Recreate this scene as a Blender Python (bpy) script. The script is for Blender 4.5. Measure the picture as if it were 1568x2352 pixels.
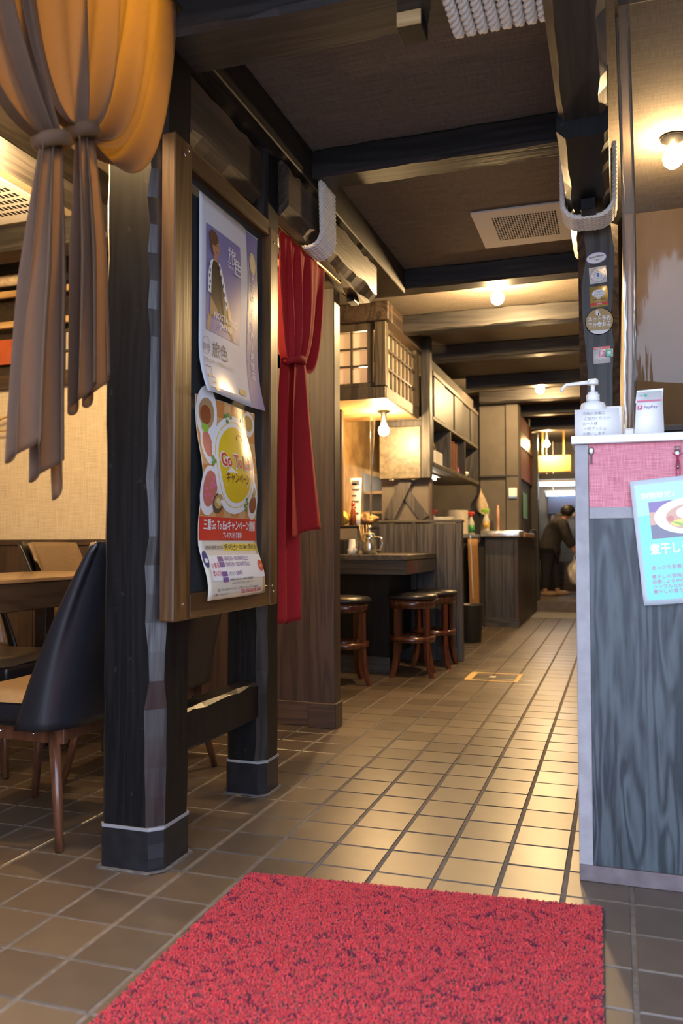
import bpy, bmesh, math, random
from mathutils import Vector, Matrix
random.seed(7)
for _o in list(bpy.data.objects): bpy.data.objects.remove(_o)
SC = bpy.context.scene
COL = SC.collection
PI = math.pi

# ------------------------------------------------------------------ camera
CAM_LOC = Vector((0.457, -2.133, 0.867)); YAW = 0.3208; PITCH = 0.0367; ROLL = -0.0018; FPX = 1903.3
cam = bpy.data.cameras.new('camera'); cam_o = bpy.data.objects.new('camera', cam); COL.objects.link(cam_o)
cam_o.location = CAM_LOC
CAM_R = Matrix.Rotation(YAW, 3, 'Z') @ Matrix.Rotation(PI/2+PITCH, 3, 'X') @ Matrix.Rotation(ROLL, 3, 'Z')
cam_o.rotation_euler = CAM_R.to_euler()
cam.sensor_fit = 'HORIZONTAL'; cam.sensor_width = 24.0; cam.lens = FPX/1568*24.0
cam.clip_start = 0.05; cam.clip_end = 60
cam.dof.use_dof = True; cam.dof.focus_distance = 2.9; cam.dof.aperture_fstop = 3.5
SC.camera = cam_o

# ------------------------------------------------------------------ light and exposure
W = bpy.data.worlds.new('world'); SC.world = W; W.use_nodes = True
bg = W.node_tree.nodes['Background']; bg.inputs[0].default_value = (0.66, 0.76, 1.0, 1); bg.inputs[1].default_value = 2.5
# open entrance: the camera stands just outside the doorway, so the sky itself lights the front of the room
BULB = 1050.0
SC.view_settings.view_transform = 'Standard'; SC.view_settings.look = 'None'
SC.view_settings.exposure = 1.18; SC.view_settings.gamma = 1.0; SC.view_settings.use_curve_mapping = False
SC.cycles.max_bounces = 8; SC.cycles.transparent_max_bounces = 12
SC.cycles.sample_clamp_indirect = 6.0

# ------------------------------------------------------------------ materials
MATS = {}
def _nt(name):
    m = bpy.data.materials.new(name); m.use_nodes = True
    nt = m.node_tree; b = nt.nodes['Principled BSDF']
    MATS[name] = m
    return m, nt, b
def mat(name, col, rough=0.5, metal=0.0, var=0.0, scale=20.0, stretch=(1,1,1), bump=0.0, bscale=None, spec=0.5, col2=None, emit=None, trans=0.0, alpha=1.0, coat=0.0, detail=4.0, rvar=0.0, sheen=0.0):
    m, nt, b = _nt(name)
    L = nt.links.new
    b.inputs['Roughness'].default_value = rough; b.inputs['Metallic'].default_value = metal
    b.inputs['Base Color'].default_value = (*col, 1); b.inputs['Specular IOR Level'].default_value = spec
    b.inputs['Transmission Weight'].default_value = trans; b.inputs['Alpha'].default_value = alpha
    b.inputs['Coat Weight'].default_value = coat; b.inputs['Coat Roughness'].default_value = 0.15
    b.inputs['Sheen Weight'].default_value = sheen
    if emit:
        b.inputs['Emission Color'].default_value = (*emit[0], 1); b.inputs['Emission Strength'].default_value = emit[1]
    if var > 0 or col2 or bump > 0 or rvar > 0:
        tc = nt.nodes.new('ShaderNodeTexCoord'); mp = nt.nodes.new('ShaderNodeMapping'); mp.inputs['Scale'].default_value = stretch
        L(tc.outputs['Object'], mp.inputs['Vector'])
        n = nt.nodes.new('ShaderNodeTexNoise'); n.inputs['Scale'].default_value = scale; n.inputs['Detail'].default_value = detail
        L(mp.outputs[0], n.inputs['Vector'])
        if var > 0 or col2:
            r = nt.nodes.new('ShaderNodeValToRGB')
            c2 = col2 if col2 else tuple(max(0, c*(1+var)) for c in col); c1 = col if col2 else tuple(c*(1-var) for c in col)
            r.color_ramp.elements[0].color = (*c1, 1); r.color_ramp.elements[1].color = (*c2, 1)
            r.color_ramp.elements[0].position = 0.33; r.color_ramp.elements[1].position = 0.67
            L(n.outputs['Fac'], r.inputs[0]); L(r.outputs[0], b.inputs['Base Color'])
        if rvar > 0:
            mr = nt.nodes.new('ShaderNodeMapRange'); mr.inputs[3].default_value = max(0.02, rough-rvar); mr.inputs[4].default_value = rough+rvar
            L(n.outputs['Fac'], mr.inputs[0]); L(mr.outputs[0], b.inputs['Roughness'])
        if bump > 0:
            nb = n
            if bscale:
                nb = nt.nodes.new('ShaderNodeTexNoise'); nb.inputs['Scale'].default_value = bscale; nb.inputs['Detail'].default_value = 3
                L(mp.outputs[0], nb.inputs['Vector'])
            bp = nt.nodes.new('ShaderNodeBump'); bp.inputs['Strength'].default_value = bump; bp.inputs['Distance'].default_value = 0.002
            L(nb.outputs['Fac'], bp.inputs['Height']); L(bp.outputs[0], b.inputs['Normal'])
    return m
def wood(name, c1, c2, axis='z', rough=0.45, ring=9.0, bump=0.25, fine=110.0, coat=0.0, spec=0.5, wear=None, stretch=0.06):
    """stained timber: stretched wave grain with finer fibre and worn spots"""
    m, nt, b = _nt(name); L = nt.links.new
    st = {'x': (stretch, 1, 1), 'y': (1, stretch, 1), 'z': (1, 1, stretch)}[axis]
    tc = nt.nodes.new('ShaderNodeTexCoord'); mp = nt.nodes.new('ShaderNodeMapping'); mp.inputs['Scale'].default_value = st
    L(tc.outputs['Object'], mp.inputs['Vector'])
    n1 = nt.nodes.new('ShaderNodeTexNoise'); n1.inputs['Scale'].default_value = ring; n1.inputs['Detail'].default_value = 2; n1.inputs['Distortion'].default_value = 0.6
    L(mp.outputs[0], n1.inputs['Vector'])
    mul = nt.nodes.new('ShaderNodeMath'); mul.operation = 'MULTIPLY'; mul.inputs[1].default_value = 42.0; L(n1.outputs['Fac'], mul.inputs[0])
    sn = nt.nodes.new('ShaderNodeMath'); sn.operation = 'SINE'; L(mul.outputs[0], sn.inputs[0])
    n2 = nt.nodes.new('ShaderNodeTexNoise'); n2.inputs['Scale'].default_value = fine; n2.inputs['Detail'].default_value = 3; L(mp.outputs[0], n2.inputs['Vector'])
    ad = nt.nodes.new('ShaderNodeMath'); ad.operation = 'MULTIPLY_ADD'; ad.inputs[1].default_value = 0.22; L(sn.outputs[0], ad.inputs[0]); L(n2.outputs['Fac'], ad.inputs[2])
    r = nt.nodes.new('ShaderNodeValToRGB'); r.color_ramp.elements[0].color = (*c1, 1); r.color_ramp.elements[1].color = (*c2, 1)
    r.color_ramp.elements[0].position = 0.25; r.color_ramp.elements[1].position = 0.75
    L(ad.outputs[0], r.inputs[0])
    if wear:
        n3 = nt.nodes.new('ShaderNodeTexNoise'); n3.inputs['Scale'].default_value = 55; n3.inputs['Detail'].default_value = 5; L(tc.outputs['Object'], n3.inputs['Vector'])
        rr = nt.nodes.new('ShaderNodeValToRGB'); rr.color_ramp.elements[0].position = 0.66; rr.color_ramp.elements[1].position = 0.72; L(n3.outputs['Fac'], rr.inputs[0])
        mx = nt.nodes.new('ShaderNodeMixRGB'); mx.inputs[2].default_value = (*wear, 1); L(rr.outputs[0], mx.inputs[0]); L(r.outputs[0], mx.inputs[1])
        L(mx.outputs[0], b.inputs['Base Color'])
    else:
        L(r.outputs[0], b.inputs['Base Color'])
    bp = nt.nodes.new('ShaderNodeBump'); bp.inputs['Strength'].default_value = bump; bp.inputs['Distance'].default_value = 0.0015
    L(ad.outputs[0], bp.inputs['Height']); L(bp.outputs[0], b.inputs['Normal'])
    b.inputs['Roughness'].default_value = rough; b.inputs['Coat Weight'].default_value = coat; b.inputs['Coat Roughness'].default_value = 0.2
    b.inputs['Specular IOR Level'].default_value = spec
    return m
def woven(name, c1, c2, sx=260, sy=260, axes='xz', rough=0.9, bump=0.3, blotch=None):
    """plain weave cloth: two crossed sets of threads"""
    m, nt, b = _nt(name); L = nt.links.new
    tc = nt.nodes.new('ShaderNodeTexCoord'); sep = nt.nodes.new('ShaderNodeSeparateXYZ'); L(tc.outputs['Object'], sep.inputs[0])
    out = {'x': 0, 'y': 1, 'z': 2}
    def strands(ax, other, s):
        mp = nt.nodes.new('ShaderNodeCombineXYZ')
        m1 = nt.nodes.new('ShaderNodeMath'); m1.operation = 'MULTIPLY'; m1.inputs[1].default_value = s; L(sep.outputs[out[ax]], m1.inputs[0])
        m2 = nt.nodes.new('ShaderNodeMath'); m2.operation = 'MULTIPLY'; m2.inputs[1].default_value = s*0.05; L(sep.outputs[out[other]], m2.inputs[0])
        L(m1.outputs[0], mp.inputs[0]); L(m2.outputs[0], mp.inputs[1])
        n = nt.nodes.new('ShaderNodeTexNoise'); n.inputs['Scale'].default_value = 1.0; n.inputs['Detail'].default_value = 2; L(mp.outputs[0], n.inputs['Vector'])
        return n
    a = strands(axes[0], axes[1], sx); c = strands(axes[1], axes[0], sy)
    av = nt.nodes.new('ShaderNodeMath'); av.operation = 'ADD'; L(a.outputs['Fac'], av.inputs[0]); L(c.outputs['Fac'], av.inputs[1])
    hv = nt.nodes.new('ShaderNodeMath'); hv.operation = 'MULTIPLY'; hv.inputs[1].default_value = 0.5; L(av.outputs[0], hv.inputs[0])
    r = nt.nodes.new('ShaderNodeValToRGB'); r.color_ramp.elements[0].color = (*c1, 1); r.color_ramp.elements[1].color = (*c2, 1)
    r.color_ramp.elements[0].position = 0.35; r.color_ramp.elements[1].position = 0.65; L(hv.outputs[0], r.inputs[0]); L(r.outputs[0], b.inputs['Base Color'])
    bp = nt.nodes.new('ShaderNodeBump'); bp.inputs['Strength'].default_value = bump; bp.inputs['Distance'].default_value = 0.0008
    L(hv.outputs[0], bp.inputs['Height']); L(bp.outputs[0], b.inputs['Normal']); b.inputs['Roughness'].default_value = rough
    b.inputs['Specular IOR Level'].default_value = 0.25
    return m
def emis(name, col, s):
    return mat(name, col, 0.6, emit=(col, s))

mat('tile', (0.078, 0.056, 0.038), 0.36, col2=(0.094, 0.068, 0.046), scale=14, spec=0.9)
mat('tile_b', (0.070, 0.051, 0.036), 0.34, col2=(0.086, 0.063, 0.044), scale=16, spec=0.9)
mat('tile_c', (0.085, 0.060, 0.039), 0.38, col2=(0.102, 0.073, 0.048), scale=12, spec=0.9)
mat('grout', (0.115, 0.102, 0.09), 0.85, var=0.25, scale=60, bump=0.4)
mat('carpet_red', (0.42, 0.013, 0.022), 0.95, col2=(0.52, 0.026, 0.036), scale=120, sheen=0.3)
mat('carpet_dark', (0.13, 0.012, 0.04), 0.95)
mat('carpet_bright', (0.62, 0.055, 0.06), 0.95)
mat('rubber', (0.03, 0.03, 0.035), 0.7)
wood('post_black', (0.0030, 0.0030, 0.0036), (0.0075, 0.0070, 0.0075), 'z', 0.42, 14, 0.12, spec=0.25, wear=(0.022, 0.018, 0.016))
wood('hewn_edge', (0.014, 0.012, 0.011), (0.034, 0.028, 0.025), 'z', 0.30, 10, 0.5, fine=60)
wood('beam_x', (0.012, 0.011, 0.012), (0.030, 0.027, 0.026), 'x', 0.45, 8, 0.25)
wood('beam_y', (0.013, 0.011, 0.010), (0.032, 0.026, 0.022), 'y', 0.5, 8, 0.25)
wood('hewn_y', (0.032, 0.022, 0.016), (0.085, 0.056, 0.038), 'y', 0.42, 7, 0.5, fine=80)
wood('board_frame', (0.062, 0.027, 0.008), (0.140, 0.067, 0.020), 'z', 0.38, 9, 0.25, coat=0.25)
wood('board_frame_y', (0.062, 0.027, 0.008), (0.132, 0.064, 0.020), 'y', 0.38, 9, 0.25, coat=0.25)
mat('slate', (0.028, 0.030, 0.031), 0.55, var=0.3, scale=6)
wood('brown_panel', (0.026, 0.015, 0.011), (0.050, 0.029, 0.020), 'z', 0.45, 9, 0.15)
wood('brown_x', (0.030, 0.017, 0.012), (0.060, 0.034, 0.022), 'x', 0.45, 9, 0.15)
wood('grey_wood', (0.020, 0.019, 0.020), (0.058, 0.054, 0.052), 'z', 0.48, 9, 0.35)
wood('grey_wood_x', (0.024, 0.022, 0.021), (0.060, 0.054, 0.048), 'x', 0.5, 9, 0.3)
wood('grey_wood_y', (0.035, 0.030, 0.025), (0.085, 0.072, 0.056), 'y', 0.5, 9, 0.3)
wood('lattice', (0.045, 0.035, 0.024), (0.095, 0.074, 0.048), 'z', 0.5, 9, 0.2)
wood('counter_wood', (0.012, 0.019, 0.025), (0.062, 0.080, 0.090), 'z', 0.42, 13.0, 0.7, fine=70, stretch=0.13)
mat('counter_grey', (0.30, 0.29, 0.30), 0.5, var=0.12, scale=25)
mat('counter_base', (0.14, 0.11, 0.115), 0.5, var=0.2, scale=25)
woven('pink_cloth', (0.50, 0.15, 0.19), (0.78, 0.33, 0.37), 420, 420, 'xz', 0.75)
woven('wallpaper', (0.45, 0.39, 0.28), (0.62, 0.55, 0.41), 130, 210, 'xz', 0.85, 0.15)
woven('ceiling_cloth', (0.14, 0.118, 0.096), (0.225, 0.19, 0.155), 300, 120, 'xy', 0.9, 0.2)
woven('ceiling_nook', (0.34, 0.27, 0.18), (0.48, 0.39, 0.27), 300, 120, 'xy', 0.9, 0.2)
woven('taupe_cloth', (0.150, 0.088, 0.060), (0.205, 0.125, 0.082), 900, 900, 'yz', 0.85, 0.1)
woven('red_cloth', (0.36, 0.018, 0.022), (0.50, 0.030, 0.034), 900, 900, 'yz', 0.8, 0.1)
mat('rope', (0.66, 0.60, 0.53), 0.85, col2=(0.82, 0.77, 0.69), scale=240, bump=0.5)
mat('brass', (0.62, 0.38, 0.12), 0.28, metal=1.0)
mat('steel', (0.62, 0.61, 0.58), 0.22, metal=1.0)
mat('steel_dull', (0.40, 0.40, 0.39), 0.4, metal=1.0)
mat('foil', (0.86, 0.85, 0.86), 0.22, metal=0.85, bump=0.8, scale=45)
mat('leather_black', (0.013, 0.013, 0.016), 0.34, var=0.15, scale=200, bump=0.15, bscale=350)
mat('leather_tan', (0.20, 0.135, 0.072), 0.30, var=0.12, scale=120, bump=0.12, bscale=350)
wood('chair_wood', (0.075, 0.026, 0.014), (0.135, 0.050, 0.024), 'z', 0.28, 9, 0.1, coat=0.3)
wood('stool_wood', (0.050, 0.013, 0.008), (0.095, 0.026, 0.014), 'z', 0.25, 9, 0.1, coat=0.4)
wood('table_top', (0.20, 0.125, 0.060), (0.30, 0.19, 0.095), 'y', 0.22, 8, 0.1, coat=0.3)
wood('table_dark', (0.018, 0.012, 0.010), (0.035, 0.024, 0.018), 'y', 0.35, 9, 0.15)
wood('light_wood', (0.40, 0.25, 0.10), (0.55, 0.37, 0.17), 'x', 0.4, 9, 0.1)
wood('orange_wood', (0.42, 0.19, 0.05), (0.55, 0.27, 0.08), 'z', 0.4, 9, 0.1)
mat('orange_wall', (0.42, 0.085, 0.025), 0.75, var=0.1, scale=12)
mat('white_plastic', (0.86, 0.85, 0.84), 0.35)
mat('vent_white', (0.80, 0.77, 0.75), 0.45)
mat('hole_dark', (0.008, 0.008, 0.008), 0.9)
mat('paper', (0.86, 0.85, 0.83), 0.6)
mat('poster_paper', (0.62, 0.62, 0.66), 0.15, spec=0.6, bump=0.10, bscale=9, coat=0.5)
mat('poster_cream', (0.70, 0.64, 0.52), 0.15, spec=0.6, bump=0.10, bscale=9, coat=0.5)
for _n, _c in dict(p_lilac=(0.20, 0.18, 0.36), p_lilac2=(0.25, 0.23, 0.42), p_purple=(0.16, 0.15, 0.34), p_skin=(0.42, 0.21, 0.11), p_hair=(0.13, 0.06, 0.03),
        p_black=(0.022, 0.018, 0.016), p_tan=(0.40, 0.24, 0.11), p_tan2=(0.28, 0.165, 0.075), p_ink=(0.06, 0.06, 0.065), p_greyink=(0.22, 0.22, 0.23), p_white=(0.76, 0.76, 0.76), p_cream=(0.72, 0.60, 0.32),
        p_orange=(0.56, 0.22, 0.055), p_orange2=(0.62, 0.36, 0.16), p_red=(0.60, 0.040, 0.025), p_yellow=(0.72, 0.50, 0.015), p_yellow2=(0.80, 0.62, 0.08), p_brown=(0.17, 0.05, 0.025), p_meat=(0.55, 0.16, 0.12), p_dkmeat=(0.25, 0.065, 0.02),
        p_green=(0.07, 0.26, 0.06), p_lgreen=(0.24, 0.46, 0.05), p_bowl=(0.09, 0.065, 0.045), p_pink=(0.66, 0.16, 0.25), p_mint=(0.16, 0.62, 0.52), p_mint2=(0.36, 0.72, 0.64), p_rose=(0.62, 0.06, 0.14),
        p_teal=(0.04, 0.45, 0.30), p_navy=(0.05, 0.055, 0.19), p_magenta=(0.50, 0.13, 0.30), p_gold=(0.47, 0.32, 0.10), p_gold2=(0.42, 0.28, 0.10), p_blue=(0.10, 0.24, 0.55), p_violet=(0.18, 0.10, 0.30), p_slate=(0.12, 0.12, 0.18), p_peach=(0.60, 0.32, 0.20)).items():
    mat(_n, _c, 0.2, spec=0.55, coat=0.35)
mat('laminate', (0.60, 0.68, 0.72), 0.12, spec=0.7, coat=0.6)
def vinyl(name, tint, frac, rough):
    m, nt, b = _nt(name); L = nt.links.new
    for n in list(nt.nodes): nt.nodes.remove(n)
    out = nt.nodes.new('ShaderNodeOutputMaterial'); t = nt.nodes.new('ShaderNodeBsdfTransparent'); t.inputs[0].default_value = (*tint, 1)
    g = nt.nodes.new('ShaderNodeBsdfGlossy'); g.inputs['Roughness'].default_value = rough; g.inputs[0].default_value = (0.95, 0.95, 0.95, 1)
    d = nt.nodes.new('ShaderNodeBsdfDiffuse'); d.inputs[0].default_value = (0.75, 0.74, 0.72, 1)
    tc = nt.nodes.new('ShaderNodeTexCoord'); mp = nt.nodes.new('ShaderNodeMapping'); mp.inputs['Scale'].default_value = (22, 22, 3); L(tc.outputs['Object'], mp.inputs[0])
    no = nt.nodes.new('ShaderNodeTexNoise'); no.inputs['Scale'].default_value = 1.0; no.inputs['Detail'].default_value = 3; L(mp.outputs[0], no.inputs['Vector'])
    bp = nt.nodes.new('ShaderNodeBump'); bp.inputs['Strength'].default_value = 0.5; bp.inputs['Distance'].default_value = 0.01; L(no.outputs['Fac'], bp.inputs['Height']); L(bp.outputs[0], g.inputs['Normal'])
    fr = nt.nodes.new('ShaderNodeFresnel'); fr.inputs[0].default_value = 1.45; L(bp.outputs[0], fr.inputs['Normal'])
    m1 = nt.nodes.new('ShaderNodeMixShader'); m1.inputs[0].default_value = frac; L(t.outputs[0], m1.inputs[1]); L(d.outputs[0], m1.inputs[2])
    m2 = nt.nodes.new('ShaderNodeMixShader'); L(fr.outputs[0], m2.inputs[0]); L(m1.outputs[0], m2.inputs[1]); L(g.outputs[0], m2.inputs[2])
    L(m2.outputs[0], out.inputs[0])
    return m
vinyl('vinyl_clear', (0.95, 0.95, 0.94), 0.02, 0.08)
vinyl('vinyl_roll', (0.86, 0.82, 0.76), 0.08, 0.12)
mat('glass', (0.95, 0.95, 0.93), 0.05, trans=0.95)
mat('bag_clear', (0.80, 0.79, 0.76), 0.3, alpha=0.45)
for _n, _k in (('aisle', 1.0), ('far', 0.5), ('kitchen', 0.36), ('screen', 0.25), ('nook', 0.65), ('drape', 0.62), ('lantern', 0.12)): emis('bulb_glow_'+_n, (1.0, 0.655, 0.30), BULB*_k)
emis('tube_glow', (0.80, 0.90, 1.0), 9.0)
emis('tube_glow_kitchen', (1.0, 0.86, 0.66), 22.0)
emis('sign_glow', (1.0, 0.60, 0.16), 1.1)
mat('shoji', (0.82, 0.75, 0.68), 0.8)
mat('enamel_black', (0.012, 0.012, 0.012), 0.3)
mat('plate', (0.82, 0.74, 0.60), 0.3)
mat('apron', (0.32, 0.165, 0.06), 0.85, var=0.15, scale=30)
mat('jute', (0.46, 0.36, 0.24), 0.9, var=0.2, scale=40)
mat('yellow_cloth', (0.66, 0.44, 0.07), 0.8)
mat('brown_bag', (0.36, 0.22, 0.09), 0.75, var=0.4, scale=50)
mat('spray_green', (0.22, 0.50, 0.02), 0.35)
mat('spray_red', (0.55, 0.04, 0.02), 0.35)
mat('spray_body', (0.62, 0.60, 0.52), 0.3, alpha=0.8)
mat('label_green', (0.03, 0.22, 0.06), 0.4)
mat('bin_black', (0.02, 0.022, 0.024), 0.45)
mat('jacket', (0.030, 0.026, 0.026), 0.85, var=0.3, scale=30)
mat('trouser', (0.016, 0.016, 0.022), 0.85)
mat('skin', (0.42, 0.23, 0.15), 0.55)
mat('hair', (0.012, 0.010, 0.010), 0.5)
mat('mask', (0.72, 0.68, 0.64), 0.8)
mat('shoe', (0.38, 0.25, 0.14), 0.6)
mat('screen_blue', (0.020, 0.035, 0.085), 0.4)
mat('wall_far', (0.16, 0.145, 0.115), 0.8, var=0.12, scale=8)
mat('wall_plain', (0.085, 0.060, 0.038), 0.8, var=0.12, scale=6)
mat('wall_taupe', (0.090, 0.078, 0.066), 0.75, var=0.12, scale=6)
mat('stained_wall', (0.52, 0.34, 0.14), 0.6, col2=(0.30, 0.18, 0.07), scale=7)
mat('hood_plaster', (0.075, 0.064, 0.046), 0.38, col2=(0.14, 0.12, 0.085), scale=30, bump=1.0, bscale=22)
mat('grey_step', (0.22, 0.215, 0.205), 0.6, var=0.15, scale=20)
mat('floor_dark', (0.10, 0.08, 0.062), 0.45, var=0.2, scale=14)
mat('tape', (0.62, 0.42, 0.14), 0.5)
mat('tape_white', (0.60, 0.55, 0.46), 0.5)
mat('green_banner', (0.22, 0.58, 0.42), 0.7)
mat('red_string', (0.50, 0.03, 0.10), 0.7)
mat('caulk', (0.22, 0.215, 0.22), 0.7)
mat('mortar', (0.11, 0.10, 0.095), 0.9, var=0.4, scale=40)
mat('sign_yellow', (0.80, 0.52, 0.16), 0.6)
mat('plinth_tar', (0.010, 0.010, 0.012), 0.35, var=0.3, scale=30, bump=0.4)
for _n, _w in (('taupe_cloth', 0.55), ('red_cloth', 0.3), ('shoji', 0.5)):      # thin cloth lets some lamp light through
    _m = MATS[_n]; _t = _m.node_tree; _b = _t.nodes['Principled BSDF']; _o = _t.nodes['Material Output']
    _tr = _t.nodes.new('ShaderNodeBsdfTranslucent'); _mx = _t.nodes.new('ShaderNodeMixShader'); _mx.inputs[0].default_value = _w
    _tr.inputs[0].default_value = _b.inputs['Base Color'].default_value
    if _n == 'taupe_cloth': _tr.inputs[0].default_value = (0.40, 0.285, 0.065, 1)
    elif _b.inputs['Base Color'].links: _t.links.new(_b.inputs['Base Color'].links[0].from_socket, _tr.inputs[0])
    _t.links.new(_b.outputs[0], _mx.inputs[1]); _t.links.new(_tr.outputs[0], _mx.inputs[2]); _t.links.new(_mx.outputs[0], _o.inputs[0])

# ------------------------------------------------------------------ building helpers
def chain_loc(p):
    v = Vector((0, 0, 0))
    while p: v += p.location; p = p.parent
    return v
class MB:
    """collects faces in world coordinates; build() links them as one mesh object"""
    def __init__(s): s.v = []; s.f = []; s.m = []; s.sm = []
    def add(s, vs, fs, m=0, smooth=False):
        o = len(s.v); s.v += [tuple(v) for v in vs]
        for f in fs: s.f.append(tuple(i+o for i in f)); s.m.append(m); s.sm.append(smooth)
        return s
    def box(s, x0, x1, y0, y1, z0, z1, m=0, bev=0.0):
        if bev <= 0:
            vs = [(x, y, z) for z in (z0, z1) for y in (y0, y1) for x in (x0, x1)]
            return s.add(vs, [(0,2,3,1), (4,5,7,6), (0,1,5,4), (2,6,7,3), (0,4,6,2), (1,3,7,5)], m)
        bm = bmesh.new(); bmesh.ops.create_cube(bm, size=1)
        for v in bm.verts: v.co = Vector(((x0+x1)/2+v.co.x*(x1-x0), (y0+y1)/2+v.co.y*(y1-y0), (z0+z1)/2+v.co.z*(z1-z0)))
        bmesh.ops.bevel(bm, geom=bm.edges[:], offset=bev, segments=2 if bev > 0.004 else 1, affect='EDGES', profile=0.5)
        return s.bm(bm, m, bev > 0.004)
    def bm(s, bm, m=0, smooth=False):
        bm.verts.index_update()
        s.add([v.co for v in bm.verts], [[v.index for v in f.verts] for f in bm.faces], m, smooth); bm.free(); return s
    def tube(s, pts, r, n=10, m=0, cap=True, smooth=True, closed=False, flat=1.0):
        pts = [Vector(p) for p in pts]; k = len(pts); rs = r if isinstance(r, (list, tuple)) else [r]*k
        up = None; base = len(s.v); rings = []
        for i, p in enumerate(pts):
            a = pts[(i-1) % k] if (i > 0 or closed) else pts[0]; b = pts[(i+1) % k] if (i < k-1 or closed) else pts[-1]
            t = (b-a).normalized()
            if up is None: up = t.orthogonal().normalized() if abs(t.z) > 0.95 else Vector((0, 0, 1)).cross(t).normalized()
            u = (up - t*up.dot(t)).normalized(); w = t.cross(u); up = u
            rings.append([p + (u*math.cos(2*PI*j/n) + w*math.sin(2*PI*j/n)*flat)*rs[i] for j in range(n)])
        vs = [v for r_ in rings for v in r_]; fs = []
        for i in range(k if closed else k-1):
            for j in range(n):
                a = i*n+j; b = i*n+(j+1) % n; c = ((i+1) % k)*n+(j+1) % n; d = ((i+1) % k)*n+j
                fs.append((a, b, c, d))
        s.add(vs, fs, m, smooth)
        if cap and not closed:
            s.add(rings[0], [tuple(range(n-1, -1, -1))], m); s.add(rings[-1], [tuple(range(n))], m)
        return s
    def lathe(s, prof, c=(0, 0, 0), n=20, m=0, smooth=True, sx=1.0, sy=1.0):
        vs = []; fs = []; k = len(prof)
        for r, z in prof:
            for j in range(n): vs.append((c[0]+r*math.cos(2*PI*j/n)*sx, c[1]+r*math.sin(2*PI*j/n)*sy, c[2]+z))
        for i in range(k-1):
            for j in range(n): fs.append((i*n+j, i*n+(j+1) % n, (i+1)*n+(j+1) % n, (i+1)*n+j))
        s.add(vs, fs, m, smooth)
        if prof[0][0] > 1e-5: s.add(vs[:n], [tuple(range(n-1, -1, -1))], m)
        if prof[-1][0] > 1e-5: s.add(vs[-n:], [tuple(range(n))], m)
        return s
    def prism(s, poly, axis, a, b, m=0):
        """poly: 2-D outline; axis: extrusion axis; a,b: extent along it"""
        def p3(p, t): return {'x': (t, p[0], p[1]), 'y': (p[0], t, p[1]), 'z': (p[0], p[1], t)}[axis]
        n = len(poly); vs = [p3(p, a) for p in poly]+[p3(p, b) for p in poly]
        return s.add(vs, [tuple(range(n-1, -1, -1)), tuple(range(n, 2*n))]+[(i, (i+1) % n, n+(i+1) % n, n+i) for i in range(n)], m)
    def bar(s, a, b, w, h, m=0, up=(0, 0, 1)):
        a = Vector(a); b = Vector(b); t = (b-a).normalized(); u = Vector(up); sd = t.cross(u)
        if sd.length < 1e-4: sd = t.cross(Vector((0, 1, 0)))
        sd.normalize(); u = sd.cross(t)
        vs = [q+sd*i*w/2+u*j*h/2 for q in (a, b) for j in (-1, 1) for i in (-1, 1)]
        return s.add(vs, [(0,2,3,1), (4,5,7,6), (0,1,5,4), (2,6,7,3), (0,4,6,2), (1,3,7,5)], m)
    def grid(s, nu, nv, fn, m=0, smooth=True):
        vs = [fn(i/nu, j/nv) for j in range(nv+1) for i in range(nu+1)]
        fs = [(j*(nu+1)+i, j*(nu+1)+i+1, (j+1)*(nu+1)+i+1, (j+1)*(nu+1)+i) for j in range(nv) for i in range(nu)]
        return s.add(vs, fs, m, smooth)
    def sphere(s, c, r, n=16, m=0, sc=(1, 1, 1)):
        k = n//2; return s.lathe([(max(1e-6, math.sin(PI*i/k))*r*sc[0], -math.cos(PI*i/k)*r*sc[2]) for i in range(k+1)], c, n, m, True, 1, sc[1]/sc[0])
    def build(s, name, mats, parent=None, mods=None, fixnormals=True):
        me = bpy.data.meshes.new(name); off = Vector((0, 0, 0))
        if parent is not None: off = chain_loc(parent)
        elif s.v:
            xs = [v[0] for v in s.v]; ys = [v[1] for v in s.v]; zs = [v[2] for v in s.v]
            off = Vector(((min(xs)+max(xs))/2, (min(ys)+max(ys))/2, min(zs)))
        me.from_pydata([(v[0]-off.x, v[1]-off.y, v[2]-off.z) for v in s.v], [], s.f)
        me.polygons.foreach_set('material_index', s.m); me.polygons.foreach_set('use_smooth', s.sm)
        for q in (mats if isinstance(mats, (list, tuple)) else [mats]): me.materials.append(MATS[q])
        if fixnormals:
            bm = bmesh.new(); bm.from_mesh(me); bmesh.ops.remove_doubles(bm, verts=bm.verts, dist=1e-6)
            bmesh.ops.recalc_face_normals(bm, faces=bm.faces); bm.to_mesh(me); bm.free()
        me.update()
        o = bpy.data.objects.new(name, me); COL.objects.link(o)
        if parent is not None: o.parent = parent
        else: o.location = off
        return o
def tag(o, label=None, cat=None, group=None, kind=None):
    if label: o['label'] = label
    if cat: o['category'] = cat
    if group: o['group'] = group
    if kind: o['kind'] = kind
    return o
def thing(name, loc, label, cat, group=None):
    o = bpy.data.objects.new(name, None); COL.objects.link(o); o.location = loc; o.empty_display_size = 0.05
    return tag(o, label, cat, group)
def struct(o): o['kind'] = 'structure'; return o
def copy_tree(o, loc, rz, label=None, group=None):
    c = o.copy(); COL.objects.link(c); c.location = loc; c.rotation_euler = (0, 0, rz)
    if label: c['label'] = label
    if group: c['group'] = group
    for ch in list(o.children):
        d = ch.copy(); COL.objects.link(d); d.parent = c
        for g in list(ch.children):
            e = g.copy(); COL.objects.link(e); e.parent = d
    return c
def bx(name, mats, parent, *b, bev=0.0):
    return MB().box(*b, bev=bev).build(name, mats, parent)
def smod(o, th, off=0.0):
    m = o.modifiers.new('thickness', 'SOLIDIFY'); m.thickness = th; m.offset = off; return o

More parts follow.
